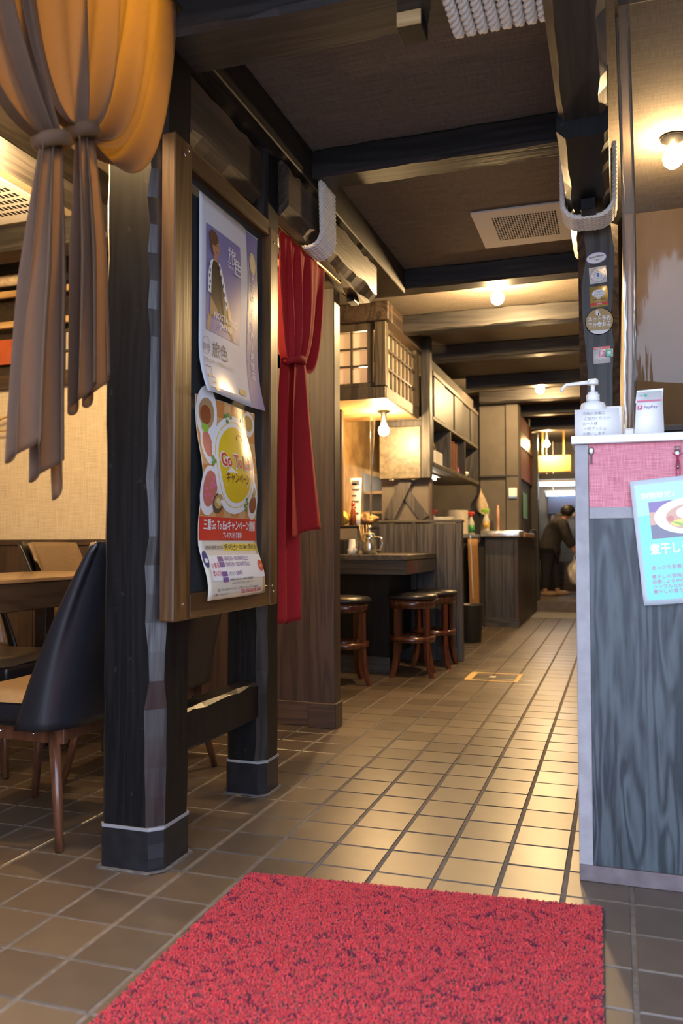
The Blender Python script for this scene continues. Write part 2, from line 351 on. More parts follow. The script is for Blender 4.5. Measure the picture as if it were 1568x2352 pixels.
def hewn(mb, axis, a, b, c0, c1, w, h, ch=0.02, jit=0.6, step=0.09, seed=1, m_face=0, m_edge=1, bow=0.0, fac=(1, 1, 1, 1)):
    """adze-cut timber along an axis: flat faces, scalloped chamfers of uneven width. (c0,c1) centre of the section, w,h its size"""
    rnd = random.Random(seed); n = max(2, int(abs(b-a)/step)); vs = []; rings = []
    cur = [ch]*4
    for i in range(n+1):
        t = a+(b-a)*i/n
        for k in range(4):
            cur[k] = ch*fac[k]*(1+jit*(rnd.random()*2-1))
        p = []
        sg = [(-1, -1), (1, -1), (1, 1), (-1, 1)]
        dx = bow*math.sin(PI*i/n)
        for k, (sx, sy) in enumerate(sg):
            c = cur[k]; e = 0.0
            if k in (0, 2): q = [(sx*w/2, sy*(h/2-c)), (sx*(w/2-c), sy*h/2)]
            else: q = [(sx*(w/2-c), sy*h/2), (sx*w/2, sy*(h/2-c))]
            p += [(x+e, y+e*0.5) for x, y in q]
        ring = []
        for x, y in p:
            x += c0; y += c1+dx
            ring.append({'z': (x, y, t), 'y': (x, t, y), 'x': (t, x, y)}[axis])
        rings.append(ring)
    for i in range(n):
        for j in range(8):
            q = [rings[i][j], rings[i][(j+1) % 8], rings[i+1][(j+1) % 8], rings[i+1][j]]
            mb.add(q, [(0, 1, 2, 3)], m_edge if j % 2 == 0 else m_face)
    mb.add(rings[0], [tuple(range(7, -1, -1))], m_face); mb.add(rings[-1], [tuple(range(8))], m_face)
    return mb
def strand_path(path, r, twist, n_strand, k, closed=True):
    """one strand of a laid rope following path"""
    out = []; m = len(path); L = 0
    for i in range(m):
        a = path[i-1] if (i > 0 or closed) else path[i]; b = path[(i+1) % m] if (i < m-1 or closed) else path[i]
        t = (Vector(b)-Vector(a)).normalized(); u = t.cross(Vector((0.31, 0.23, 0.92))).normalized(); w = t.cross(u)
        if i > 0: L += (Vector(path[i])-Vector(path[i-1])).length
        ph = 2*PI*k/n_strand+L/twist*2*PI
        out.append(Vector(path[i])+(u*math.cos(ph)+w*math.sin(ph))*r)
    return out
def rope(mb, path, R, closed=False, n=6, sub=1.0, m=0):
    # resample
    P = [Vector(p) for p in path]; seg = R*0.75; pts = []
    K = len(P) if closed else len(P)-1
    for i in range(K):
        a = P[i]; b = P[(i+1) % len(P)]; c = max(1, int((b-a).length/seg))
        for j in range(c): pts.append(a.lerp(b, j/c))
    if not closed: pts.append(P[-1])
    for k in range(3):
        mb.tube(strand_path(pts, R*0.50, R*4.2, 3, k, closed), R*0.52, n, m, True, True, closed)
    return mb

_txt = {}
def text2d(body, size=1.0, bold=0.0):
    key = (body, bold)
    if key not in _txt:
        cu = bpy.data.curves.new('t', 'FONT'); cu.body = body; cu.size = 1.0; cu.offset = bold; cu.resolution_u = 2
        ob = bpy.data.objects.new('t', cu); COL.objects.link(ob)
        dg = bpy.context.evaluated_depsgraph_get(); me = ob.evaluated_get(dg).to_mesh()
        bm = bmesh.new(); bm.from_mesh(me)
        for _ in range(2):
            ed = [e for e in bm.edges if e.calc_length() > 0.22]
            if ed: bmesh.ops.subdivide_edges(bm, edges=ed, cuts=1); bmesh.ops.triangulate(bm, faces=bm.faces[:])
        bm.verts.index_update(); vs = [(v.co.x, v.co.y) for v in bm.verts]; fs = [tuple(v.index for v in f.verts) for f in bm.faces]; bm.free()
        ob.evaluated_get(dg).to_mesh_clear(); bpy.data.objects.remove(ob); bpy.data.curves.remove(cu)
        _txt[key] = (vs, fs)
    vs, fs = _txt[key]
    return [(x*size, y*size) for x, y in vs], fs
class Sheet:
    """printed sheet: P(u,v) gives the surface point, N the outward normal; print layers lie a hair above each other"""
    def __init__(s, P, N, w, h): s.P = P; s.N = Vector(N); s.w = w; s.h = h; s.mb = MB(); s.mats = []
    def mi(s, m):
        if m not in s.mats: s.mats.append(m)
        return s.mats.index(m)
    def pt(s, u, v, l): return s.P(u, v)+s.N*(0.0007+0.0004*l)
    def rect(s, u0, v0, u1, v1, m, l=1, n=6):
        s.mb.grid(n, n, lambda a, b: s.pt(u0+(u1-u0)*a, v0+(v1-v0)*b, l), s.mi(m)); return s
    def ell(s, cu, cv, ru, rv, m, l=1, n=24, a0=0, a1=2*PI):
        s.mb.grid(n, max(3, int(max(ru, rv)/0.011)), lambda a, b: s.pt(cu+ru*b*math.cos(a0+(a1-a0)*a), cv+rv*b*math.sin(a0+(a1-a0)*a), l), s.mi(m)); return s
    def ring(s, cu, cv, ru, rv, t, m, l=1, n=28, a0=0, a1=2*PI):
        s.mb.grid(n, 1, lambda a, b: s.pt(cu+(ru-t*b)*math.cos(a0+(a1-a0)*a), cv+(rv-t*b)*math.sin(a0+(a1-a0)*a), l), s.mi(m)); return s
    def poly(s, pts, m, l=1):
        s.mb.add([s.pt(u, v, l) for u, v in pts], [tuple(range(len(pts)))], s.mi(m)); return s
    def text(s, body, u, v, size, m, l=2, wid=None, bold=0.0, align='l', rot=0.0, rev=False):
        vs, fs = text2d(body, size, bold)
        if not vs: return s
        x0 = min(x for x, y in vs); x1 = max(x for x, y in vs)
        k = wid/(x1-x0) if wid else 1.0
        sh = {'l': 0, 'c': -(x1+x0)/2*k, 'r': -x1*k}[align]
        c, sn = math.cos(rot), math.sin(rot)
        s.mb.add([s.pt(u+(x*k+sh)*c-y*sn, v+(x*k+sh)*sn+y*c, l) for x, y in vs], fs, s.mi(m)); return s
    def column(s, body, u, v, size, pitch, m, l=2, bold=0.0):
        for i, ch in enumerate(body): s.text(ch, u, v-i*pitch, size, m, l, bold=bold, align='c')
        return s
    def build(s, name, parent, stuff=False):
        o = None
        if s.mb.v:
            o = s.mb.build(name, s.mats, parent, fixnormals=False)
            if stuff: o['kind'] = 'stuff'
        s.mb = MB(); s.mats = []
        return o

# ------------------------------------------------------------------ the setting: floor, walls, ceiling
T = 0.16
floor = struct(MB().box(-3.0, 2.4, -1.6, 8.45, -0.08, -0.0022).build('floor', 'grout'))
def tile_mesh(name, m):
    hx, hy, c = 0.0750, 0.0768, 0.0022; b = MB()
    top = [(-hx+c, -hy+c, 0), (hx-c, -hy+c, 0), (hx-c, hy-c, 0), (-hx+c, hy-c, 0)]
    mid = [(-hx, -hy, -c), (hx, -hy, -c), (hx, hy, -c), (-hx, hy, -c)]
    low = [(x, y, -0.012) for x, y, z in mid]
    b.add(top, [(0, 1, 2, 3)])
    for i in range(4):
        j = (i+1) % 4; b.add([mid[i], mid[j], top[j], top[i]], [(0, 1, 2, 3)]); b.add([low[i], low[j], mid[j], mid[i]], [(0, 1, 2, 3)])
    me = bpy.data.meshes.new(name); me.from_pydata(b.v, [], b.f); me.materials.append(MATS[m]); me.update(); return me
TM = [tile_mesh('tile', m) for m in ('tile', 'tile_b', 'tile_c')]
def in_view(p):
    d = CAM_R.transposed() @ (Vector(p)-CAM_LOC)
    if d.z > -0.2: return None
    x = 784+d.x/-d.z*FPX; y = 1176-d.y/-d.z*FPX
    return (x, y) if -60 < x < 1630 and -60 < y < 2420 else None
def hidden_tile(x, y):
    if x > 0.44 and y > 0.2: return True                # under the reception counter
    if x < -0.86 and y > 1.6: return True                # behind the partition
    if -0.38 < x < 0.34 and y < -0.2: return True         # under the mat
    return False
cells = [(i, j) for i in range(-19, 15) for j in range(-21, 53)]
cand = []
for i, j in cells:
    x, y = (i+0.5)*T, (j+0.5)*T
    p = in_view((x, y, 0))
    if p and not hidden_tile(x, y): cand.append(((Vector((x, y, 0))-CAM_LOC).length, i, j))
cand.sort(); near = {(i, j) for _, i, j in cand[:300]}
rt = random.Random(3); rest = MB(); fl = chain_loc(floor)
for i, j in cells:
    x, y = (i+0.5)*T, (j+0.5)*T
    if not (-3.0 < x < 2.4 and -1.6 < y < 8.45): continue
    k = rt.randrange(3); dz = rt.uniform(-0.0005, 0.0003)
    if (i, j) in near:
        o = bpy.data.objects.new('tile', TM[k]); COL.objects.link(o); o.parent = floor; o.location = Vector((x, y, dz))-fl
        o.rotation_euler = (rt.uniform(-1, 1)*0.0015, rt.uniform(-1, 1)*0.0015, 0)
    else:
        me = TM[k]; rest.add([(v.co.x+x, v.co.y+y, v.co.z+dz) for v in me.vertices], [tuple(p.vertices) for p in me.polygons], k)
tag(rest.build('tile_field', ['tile', 'tile_b', 'tile_c'], floor, fixnormals=False), kind='stuff')
struct(bx('floor_raised', 'floor_dark', None, -3.0, 2.4, 8.45, 11.2, -0.08, 0.13))
tag(bx('floor_threshold', 'grey_step', None, -0.62, 0.5, 7.62, 8.45, -0.002, 0.004), kind='structure')
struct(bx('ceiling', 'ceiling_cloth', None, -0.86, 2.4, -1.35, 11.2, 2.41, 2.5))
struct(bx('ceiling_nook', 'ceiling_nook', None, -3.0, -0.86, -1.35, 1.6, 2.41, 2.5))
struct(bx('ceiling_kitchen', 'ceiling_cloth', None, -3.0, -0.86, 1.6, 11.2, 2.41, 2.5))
struct(bx('wall_left', 'wallpaper', None, -3.1, -3.0, -1.35, 11.2, 0, 2.41))
struct(bx('wall_right', 'wall_plain', None, 2.4, 2.5, -1.35, 1.95, 0, 2.41))
struct(bx('wall_right_back', 'wall_plain', None, 0.50, 2.5, 1.95, 2.05, 0, 2.41))
struct(bx('wall_aisle_right', 'wall_taupe', None, 0.50, 0.58, 2.05, 11.2, 0, 2.41))
struct(bx('wall_far', 'wall_far', None, -3.0, 0.5, 11.1, 11.2, 0.13, 2.41))
struct(bx('wall_front_left', 'wall_plain', None, -3.1, -0.98, -1.47, -1.35, 0, 2.5))
struct(bx('wall_front_right', 'wall_plain', None, 1.55, 2.5, -1.47, -1.35, 0, 2.5))
struct(bx('wall_front_top', 'wall_plain', None, -0.98, 1.55, -1.47, -1.35, 2.18, 2.5))
struct(bx('floor_outside', 'grey_step', None, -6, 6, -9, -1.6, -0.08, -0.004))
struct(bx('wall_kitchen', 'stained_wall', None, -1.56, -1.50, 3.0, 6.45, 0, 2.41))
struct(bx('wall_kitchen_back', 'wall_taupe', None, -1.50, -0.86, 6.62, 6.70, 0, 2.41))

# partition behind the dining nook: wainscot boards, wallpaper, rails
wp = struct(bx('wall_partition', 'wallpaper', None, -3.0, -0.86, 1.60, 1.655, 0, 1.71))
for k in range(9):
    x0 = -3.0+k*0.236
    bx('wainscot_board', 'brown_panel', wp, x0+0.002, x0+0.234, 1.585, 1.60, 0.11, 0.855, bev=0.002)
bx('wainscot_rail', 'brown_x', wp, -3.0, -0.86, 1.575, 1.60, 0.855, 0.885, bev=0.003)
bx('skirting', 'brown_x', wp, -3.0, -0.80, 1.560, 1.60, 0, 0.115, bev=0.003)
bx('upper_rail', 'brown_x', wp, -3.0, -0.86, 1.565, 1.66, 1.71, 1.785, bev=0.003)
pe = struct(bx('trim_partition_end', 'brown_panel', None, -0.925, -0.800, 1.545, 1.63, 0.115, 2.075, bev=0.003))
bx('plinth', 'brown_x', pe, -0.93, -0.792, 1.535, 1.64, 0, 0.118, bev=0.004)
bx('inner_board', 'brown_panel', pe, -1.10, -0.925, 1.565, 1.62, 0.115, 2.075, bev=0.002)

# ------------------------------------------------------------------ timbers
def timber(name, label, group=None, **k):
    mb = MB(); hewn(mb, **{q: k[q] for q in k if q != 'mats'})
    return tag(mb.build(name, k['mats']), label, 'beam', group)
def post(name, label, x0, x1, y0, y1, z1, seed, ch=0.03):
    t = thing(name, ((x0+x1)/2, (y0+y1)/2, 0), label, 'post')
    mb = MB(); hewn(mb, axis='z', a=0.115, b=z1, c0=(x0+x1)/2, c1=(y0+y1)/2, w=x1-x0, h=y1-y0, ch=ch, jit=0.24, step=0.075, seed=seed, fac=(0.3, 1, 0.4, 0.3))
    mb.build('shaft', ['post_black', 'hewn_edge'], t)
    mb = MB(); hewn(mb, axis='z', a=0.0, b=0.108, c0=(x0+x1)/2, c1=(y0+y1)/2, w=x1-x0+0.004, h=y1-y0+0.004, ch=ch*0.85, jit=0.12, step=0.036, seed=seed+3, fac=(0.3, 1, 0.4, 0.3))
    mb.build('plinth', 'plinth_tar', t)
    mb = MB(); hewn(mb, axis='z', a=0.1075, b=0.1155, c0=(x0+x1)/2, c1=(y0+y1)/2, w=x1-x0+0.007, h=y1-y0+0.007, ch=ch*0.85, jit=0.05, step=0.004, seed=seed+4, fac=(0.3, 1, 0.4, 0.3))
    mb.build('caulk_line', 'caulk', t)
    mb = MB(); hewn(mb, axis='z', a=0.0, b=0.003, c0=(x0+x1)/2, c1=(y0+y1)/2, w=x1-x0+0.026, h=y1-y0+0.026, ch=ch*0.9, jit=0.3, step=0.002, seed=seed+7, fac=(0.4, 1, 0.5, 0.4)); mb.build('mortar_bed', 'mortar', t)
    return t
post('hewn_post', 'tall black adze-cut post left of the poster board, nearest the mat', -0.869, -0.695, -0.197, -0.027, 2.268, 11, 0.036)
post('hewn_post', 'black adze-cut post right of the poster board, beside the red curtain', -0.842, -0.700, 0.503, 0.633, 2.268, 23, 0.030)
timber('tie_beam', 'low black rail joining the two hewn posts under the poster board', axis='y', a=-0.035, b=0.505, c0=-0.765, c1=0.325, w=0.085, h=0.125, ch=0.010, jit=0.5, step=0.07, seed=5, mats=['post_black', 'hewn_edge'])
timber('lintel_beam', 'brown hewn lintel above the poster board between the two posts', axis='y', a=-0.30, b=0.505, c0=-0.79, c1=2.165, w=0.15, h=0.205, ch=0.030, jit=0.28, step=0.06, seed=8, mats=['hewn_y', 'hewn_y'])
timber('hewn_beam', 'brown hewn beam wrapped in white rope above the red curtain', axis='y', a=0.633, b=1.80, c0=-0.737, c1=2.165, w=0.148, h=0.205, ch=0.036, jit=0.28, step=0.055, seed=9, mats=['hewn_y', 'hewn_y'])
tag(bx('tenon_peg', 'post_black', None, -0.775, -0.735, 1.655, 1.735, 2.035, 2.0625, bev=0.002), 'small dark wooden peg under the end of the roped left beam', 'peg')
tag(bx('ceiling_beam', 'beam_y', None, -0.862, -0.660, -1.345, 2.375, 2.270, 2.409, bev=0.004), 'long dark beam running along the ceiling above the two hewn posts', 'beam')
tag(bx('ceiling_beam', 'beam_y', None, 0.306, 0.446, 0.52, 11.0, 2.27, 2.409, bev=0.004), 'long dark ceiling beam over the right side of the aisle behind the roped post', 'beam')
timber('ceiling_beam', 'dark hewn beam overhead at the top right, running towards the roped post', axis='y', a=-1.34, b=0.55, c0=0.376, c1=2.27, w=0.142, h=0.277, ch=0.022, jit=0.3, step=0.09, seed=14, mats=['beam_y', 'hewn_y'])
timber('bracket_beam', 'short black beam stub with sawn end grain, bound in rope over the sticker post', axis='y', a=0.40, b=1.55, c0=0.374, c1=2.19, w=0.150, h=0.228, ch=0.020, jit=0.35, step=0.07, seed=15, mats=['post_black', 'hewn_y'])
tag(bx('tenon_peg', 'post_black', None, 0.350, 0.402, 0.86, 0.93, 2.035, 2.0755, bev=0.002), 'small dark wooden peg under the roped right beam stub', 'peg')
lab = ['nearest cross beam at the top of the picture carrying thick rope turns', 'dark cross beam between the two rope lashings', 'dark cross beam beyond the white ceiling vent, before the first bulb',
       'fourth dark cross beam, just behind the first bare bulb', 'fifth dark cross beam from the front, over the shoji box', 'sixth dark cross beam, in front of the second bare bulb', 'seventh cross beam, lit by the second bare bulb', 'cross beam far down the aisle, one before the last', 'last dark cross beam before the far doorway']
for k, (y0, d, x0, x1, zb) in enumerate([(-0.25, 0.19, -0.66, 0.306, 2.20), (0.87, 0.13, -0.66, 0.306, 2.297), (2.375, 0.13, -0.93, 0.306, 2.297), (3.29, 0.12, -0.935, 0.306, 2.29), (4.22, 0.12, -0.93, 0.306, 2.29), (5.50, 0.12, -0.86, 0.306, 2.29), (6.30, 0.12, -0.86, 0.306, 2.29), (7.3, 0.12, -0.56, 0.306, 2.29), (8.4, 0.14, -0.56, 0.306, 2.26)]):
    mb = MB(); hewn(mb, axis='x', a=x0, b=x1, c0=y0+d/2, c1=(zb+2.409)/2, w=d, h=2.409-zb, ch=0.008, jit=0.8, step=0.08, seed=40+k)
    tag(mb.build('cross_beam', ['beam_x', 'beam_x']), lab[k], 'beam', 'cross beams under the aisle ceiling')
wk = thing('wooden_block', (-0.02, -0.12, 2.165), 'small wooden block, lit front and shaded underside put into its colours, under the nearest cross beam', 'block')
bx('body', 'post_black', wk, -0.052, 0.010, -0.150, -0.070, 2.162, 2.199, bev=0.002); bx('lit_face', 'light_wood', wk, -0.052, 0.010, -0.154, -0.1505, 2.162, 2.199)  # pale front plate paints the lit face, black body the shaded underside

# rope lashings
def lashing(name, label, x0, x1, zb, zt, ys, R, seed):
    t = thing(name, ((x0+x1)/2, sum(ys)/len(ys), zb), label, 'rope', 'white rope lashings on the beams')
    rr = random.Random(seed)
    for k, y in enumerate(ys):
        c = 0.062; pts = []
        j = rr.uniform(-1, 1)*0.002
        pts.append((x0, y-0.012, zt)); pts.append((x0+j, y, zb+c))
        for a in range(1, 6):
            an = PI+PI/2*a/6; pts.append((x0+c+c*math.cos(an), y, zb+c+c*math.sin(an)))
        for a in range(0, 7):
            an = 1.5*PI+PI/2*a/6; pts.append((x1-c+c*math.cos(an), y, zb+c+c*math.sin(an)))
        pts.append((x1+j, y-0.012, zt))
        mb = MB(); rope(mb, pts, R); mb.build('rope_turn', 'rope', t)
    return t
lashing('rope_lashing', 'white rope bound under the brown hewn beam above the red curtain', -0.828, -0.635, 2.040, 2.296, [0.915+0.0205*k for k in range(8)], 0.0112, 1)
lashing('rope_lashing', 'white rope bound around the beam stub above the sticker post', 0.284, 0.464, 2.036, 2.290, [0.935+0.0195*k for k in range(7)], 0.0105, 2)
t = thing('rope_lashing', (0.2, -0.155, 2.17), 'thick white rope wound eight times round the nearest cross beam', 'rope', 'white rope lashings on the beams')
for k in range(8):
    x = 0.088+0.0305*k; c = 0.03; y0, y1, z0, z1 = -0.285, -0.04, 2.176, 2.40; pts = []
    for (cy, cz, a0) in ((y1-c, z0+c, -PI/2), ):
        pts += [(x, y0, z1), (x, y0, z0+c)]
        pts += [(x, y0+c+c*math.cos(PI+PI/2*a/5), z0+c+c*math.sin(PI+PI/2*a/5)) for a in range(1, 6)]
        pts += [(x, cy+c*math.cos(a0+PI/2*a/5), cz+c*math.sin(a0+PI/2*a/5)) for a in range(6)] + [(x, y1, z1)]
    mb = MB(); rope(mb, pts, 0.0165); mb.build('rope_turn', 'rope', t)

# post that carries the stickers
sp = thing('sticker_post', (0.402, 1.20, 0), 'dark post with stickers behind the reception counter', 'post')
mb = MB(); hewn(mb, axis='z', a=0, b=2.076, c0=0.402, c1=1.20, w=0.146, h=0.135, ch=0.020, jit=0.55, step=0.11, seed=31); mb.build('shaft', ['grey_wood', 'hewn_y'], sp)

# ------------------------------------------------------------------ poster board on the two posts
pb = thing('poster_board', (-0.68, 0.152, 0.657), 'tall brown wooden frame with a slate back, carrying two posters', 'board')
bx('back_panel', 'slate', pb, -0.690, -0.682, -0.12, 0.45, 0.70, 1.93)
for n_, b_ in (('frame_stile', (-0.6942, -0.652, -0.200, -0.105, 0.657, 1.972)), ('frame_stile', (-0.6942, -0.652, 0.440, 0.505, 0.657, 1.945))):
    bx(n_, 'board_frame', pb, *b_, bev=0.004)
bx('frame_rail', 'board_frame_y', pb, -0.6942, -0.655, -0.104, 0.439, 0.657, 0.727, bev=0.004)
bx('frame_rail', 'board_frame_y', pb, -0.6942, -0.655, -0.104, 0.439, 1.912, 1.968, bev=0.004)
for y_, z_ in ((-0.15, 0.70), (0.47, 0.70), (-0.15, 1.93), (0.47, 1.90), (-0.13, 1.95), (0.46, 0.72)):
    MB().lathe([(0.0045, 0), (0.004, 0.0015), (0.0, 0.002)], (0, 0, 0), 8).v
    m_ = MB(); m_.sphere((-0.6515, y_, z_), 0.005, 8, sc=(0.4, 1, 1)); m_.build('screw', 'steel_dull', pb)

# travel poster
def P1(u, v):
    a = u/0.40; b = v/0.578
    x = -0.668+0.006*math.sin(PI*b)*math.sin(PI*a)+0.010*a**6*(0.4+0.6*math.sin(6*b+0.6))+0.004*math.sin(9*b+2*a)*a+0.030*max(0, (0.14-v)/0.14)**2*(0.75+0.25*math.sin(5*a+1))
    return Vector((x, -0.036+u, 1.300+v))
po = thing('travel_poster', (-0.668, 0.164, 1.30), 'pale lilac travel magazine poster showing a woman, upper poster on the board', 'poster')
mb = MB(); mb.grid(16, 24, lambda a, b: P1(a*0.40, b*0.578)); smod(mb.build('sheet', 'poster_paper', po), 0.0006)
S = Sheet(P1, (1, 0, 0), 0.40, 0.578)
S.rect(0.038, 0.186, 0.262, 0.500, 'p_lilac', 1, 10)
S.rect(0.318, 0.0, 0.3985, 0.574, 'p_purple', 1, 14); S.rect(0.323, 0.20, 0.3255, 0.50, 'p_cream', 2); S.rect(0.391, 0.20, 0.393, 0.50, 'p_cream', 2)
S.build('cover_print', po)
S = Sheet(P1, (1, 0, 0), 0.40, 0.578)     # the woman
S.poly([(0.040, 0.187), (0.215, 0.187), (0.205, 0.225), (0.17, 0.25), (0.10, 0.25), (0.05, 0.235)], 'p_tan2', 2)
S.poly([(0.060, 0.235), (0.105, 0.235), (0.118, 0.30), (0.095, 0.335), (0.066, 0.325)], 'p_tan', 3)
S.poly([(0.062, 0.295), (0.150, 0.225), (0.170, 0.235), (0.128, 0.355), (0.108, 0.400), (0.078, 0.405), (0.064, 0.380)], 'p_black', 4)
S.poly([(0.128, 0.235), (0.190, 0.205), (0.210, 0.215), (0.205, 0.250), (0.160, 0.330), (0.135, 0.385), (0.112, 0.405), (0.105, 0.39)], 'p_tan', 3)
S.poly([(0.048, 0.30), (0.066, 0.30), (0.068, 0.375), (0.078, 0.405), (0.062, 0.395), (0.050, 0.36)], 'p_white', 5)
S.poly([(0.108, 0.402), (0.120, 0.398), (0.150, 0.345), (0.172, 0.285), (0.160, 0.270), (0.138, 0.33)], 'p_white', 5)
for q in range(5):
    S.ell(0.116+q*0.011, 0.388-q*0.024, 0.005, 0.007, 'p_slate', 6, 10); S.ell(0.056+0.003*(q % 2), 0.315+q*0.017, 0.0045, 0.006, 'p_slate', 6, 10)
S.poly([(0.078, 0.400), (0.106, 0.400), (0.100, 0.425), (0.082, 0.425)], 'p_skin', 5)
S.ell(0.084, 0.452, 0.028, 0.036, 'p_hair', 5); S.ell(0.093, 0.443, 0.021, 0.029, 'p_skin', 6); S.ell(0.078, 0.468, 0.026, 0.022, 'p_hair', 7)
S.ell(0.098, 0.448, 0.003, 0.0016, 'p_hair', 8, 8); S.ell(0.086, 0.448, 0.003, 0.0016, 'p_hair', 8, 8); S.ell(0.095, 0.428, 0.006, 0.002, 'p_red', 8, 8)
S.build('portrait_print', po)
S = Sheet(P1, (1, 0, 0), 0.40, 0.578)
S.text('旅', 0.165, 0.425, 0.058, 'p_white', 9); S.text('色', 0.205, 0.402, 0.058, 'p_white', 9); S.text('TABI-IRO', 0.165, 0.408, 0.010, 'p_white', 9)
S.build('title_lettering', po); S.text('NOSTALGIC', 0.080, 0.232, 0.026, 'p_white', 9, wid=0.15); S.text('JAPAN', 0.120, 0.208, 0.024, 'p_white', 9, wid=0.07)
S.build('cover_lettering', po); S.ell(0.358, 0.478, 0.026, 0.036, 'p_cream', 3); S.ring(0.358, 0.478, 0.022, 0.031, 0.0015, 'p_gold', 4)
S.build('seal_print', po); S.column('当店は、「旅色」', 0.357, 0.415, 0.030, 0.031, 'p_white', 4); S.build('column_lettering', po); S.column('掲載店', 0.357, 0.160, 0.028, 0.031, 'p_white', 4)
S.build('column_lettering', po); S.ring(0.040, 0.140, 0.021, 0.026, 0.0016, 'p_greyink', 2); S.text('旅色', 0.040, 0.128, 0.022, 'p_greyink', 3, align='c')
S.text('旅色', 0.072, 0.118, 0.052, 'p_ink', 3); S.text('旅色はすべて無料でみれる', 0.022, 0.092, 0.016, 'p_greyink', 3, wid=0.19)
for (a, b, c, d) in ((0.028, 0.078, 0.060, 0.0805), (0.0575, 0.050, 0.060, 0.078), (0.060, 0.050, 0.078, 0.0525), (0.076, 0.036, 0.078, 0.0525), (0.055, 0.034, 0.078, 0.0365)): S.rect(a, b, c, d, 'p_ink', 3, 1)
S.rect(0.035, 0.048, 0.050, 0.056, 'p_gold', 3, 1); S.rect(0.060, 0.010, 0.078, 0.022, 'p_gold2', 3, 1); S.rect(0.24, 0.030, 0.29, 0.048, 'p_gold2', 3, 2)
S.text('スマホで検索', 0.03, 0.012, 0.010, 'p_greyink', 3)
S.build('small_print', po, True)

# dining campaign poster
def P2(u, v):
    a = u/0.40; b = v/0.588
    lowc = max(0, 1-b/0.42); k0 = min(1, max(0, (0.15-v)/0.13)); k0 = k0*k0*(3-2*k0)
    x = -0.668+0.021*k0+0.010*math.sin(PI*min(1, v/0.16))*(v < 0.16)+0.004*math.sin(7*a+5*b)*(0.4+b)*(1-k0)+0.005*math.sin(PI*a)+0.024*math.exp(-((v-0.36)/0.10)**2)*(0.7+0.3*math.sin(4*a+0.5))
    y = -0.046+u+0.030*lowc**1.5*(1 if True else 0)
    return Vector((x, y, 0.702+v))
pg = thing('campaign_poster', (-0.667, 0.154, 0.702), 'orange and white dining campaign poster with a big yellow plate, lower poster on the board', 'poster')
mb = MB(); mb.grid(16, 30, lambda a, b: P2(a*0.40, b*0.588)); smod(mb.build('sheet', 'poster_cream', pg), 0.0006)
S = Sheet(P2, (1, 0, 0), 0.40, 0.588)
S.rect(0.001, 0.240, 0.399, 0.586, 'p_orange2', 1, 16)
rq = random.Random(5)
for q in range(8):
    for w_ in range(7):
        if (q+w_) % 2 == 0: S.rect(0.002+q*0.0496, 0.242+w_*0.049, 0.002+(q+1)*0.0496, 0.242+(w_+1)*0.049, 'p_orange', 2, 3)
S.rect(0.001, 0.172, 0.399, 0.240, 'p_red', 2, 12)
S.rect(0.150, 0.140, 0.395, 0.162, 'p_yellow2', 2, 8)
S.rect(0.03, 0.055, 0.397, 0.128, 'p_white', 2, 8)
S.build('background_print', pg)
S = Sheet(P2, (1, 0, 0), 0.40, 0.588)
S.ell(0.055, 0.535, 0.055, 0.085, 'p_white', 3); S.ell(0.055, 0.54, 0.040, 0.045, 'p_tan', 4); S.ell(0.05, 0.535, 0.028, 0.028, 'p_dkmeat', 5); S.ell(0.045, 0.497, 0.02, 0.014, 'p_lgreen', 5)
S.build('dish_print', pg); S.ell(0.050, 0.445, 0.040, 0.055, 'p_white', 3); S.ell(0.048, 0.450, 0.026, 0.038, 'p_meat', 4)
S.build('dish_print', pg); S.ell(0.345, 0.545, 0.050, 0.040, 'p_white', 3); S.ell(0.345, 0.548, 0.038, 0.026, 'p_gold', 4); S.rect(0.265, 0.535, 0.300, 0.542, 'p_navy', 4, 1); S.rect(0.278, 0.520, 0.285, 0.555, 'p_navy', 4, 1)
S.build('dish_print', pg); S.ell(0.045, 0.315, 0.058, 0.072, 'p_white', 3); S.ell(0.043, 0.320, 0.042, 0.052, 'p_meat', 4)
for q in range(9): S.ell(0.02+rq.random()*0.05, 0.285+rq.random()*0.07, 0.010, 0.006, 'p_pink', 5, 10)
S.build('dish_print', pg); S.ell(0.105, 0.282, 0.036, 0.031, 'p_bowl', 5); S.ell(0.105, 0.286, 0.027, 0.021, 'p_gold', 6); S.ell(0.098, 0.289, 0.010, 0.008, 'p_cream', 7); S.ell(0.112, 0.281, 0.009, 0.007, 'p_cream', 7)
S.build('dish_print', pg); S.ell(0.352, 0.300, 0.047, 0.062, 'p_white', 3); S.ell(0.352, 0.288, 0.034, 0.030, 'p_dkmeat', 4); S.ell(0.350, 0.326, 0.026, 0.018, 'p_gold', 4); S.ell(0.335, 0.320, 0.012, 0.008, 'p_green', 5)
S.build('dish_print', pg)
S = Sheet(P2, (1, 0, 0), 0.40, 0.588)
S.ell(0.213, 0.402, 0.152, 0.150, 'p_white', 6, 36); S.ring(0.213, 0.402, 0.134, 0.132, 0.003, 'p_yellow', 7, 36); S.ell(0.213, 0.402, 0.116, 0.116, 'p_yellow', 7, 36)
S.poly([(0.135, 0.335), (0.290, 0.335), (0.290, 0.372), (0.250, 0.386), (0.200, 0.378), (0.165, 0.392), (0.135, 0.375)], 'p_white', 8)
S.poly([(0.09, 0.372), (0.32, 0.372), (0.33, 0.405), (0.30, 0.43), (0.22, 0.438), (0.12, 0.425), (0.085, 0.40)], 'p_white', 8)
S.ring(0.243, 0.475, 0.028, 0.024, 0.004, 'p_brown', 8, 16, 0.2, PI-0.2)
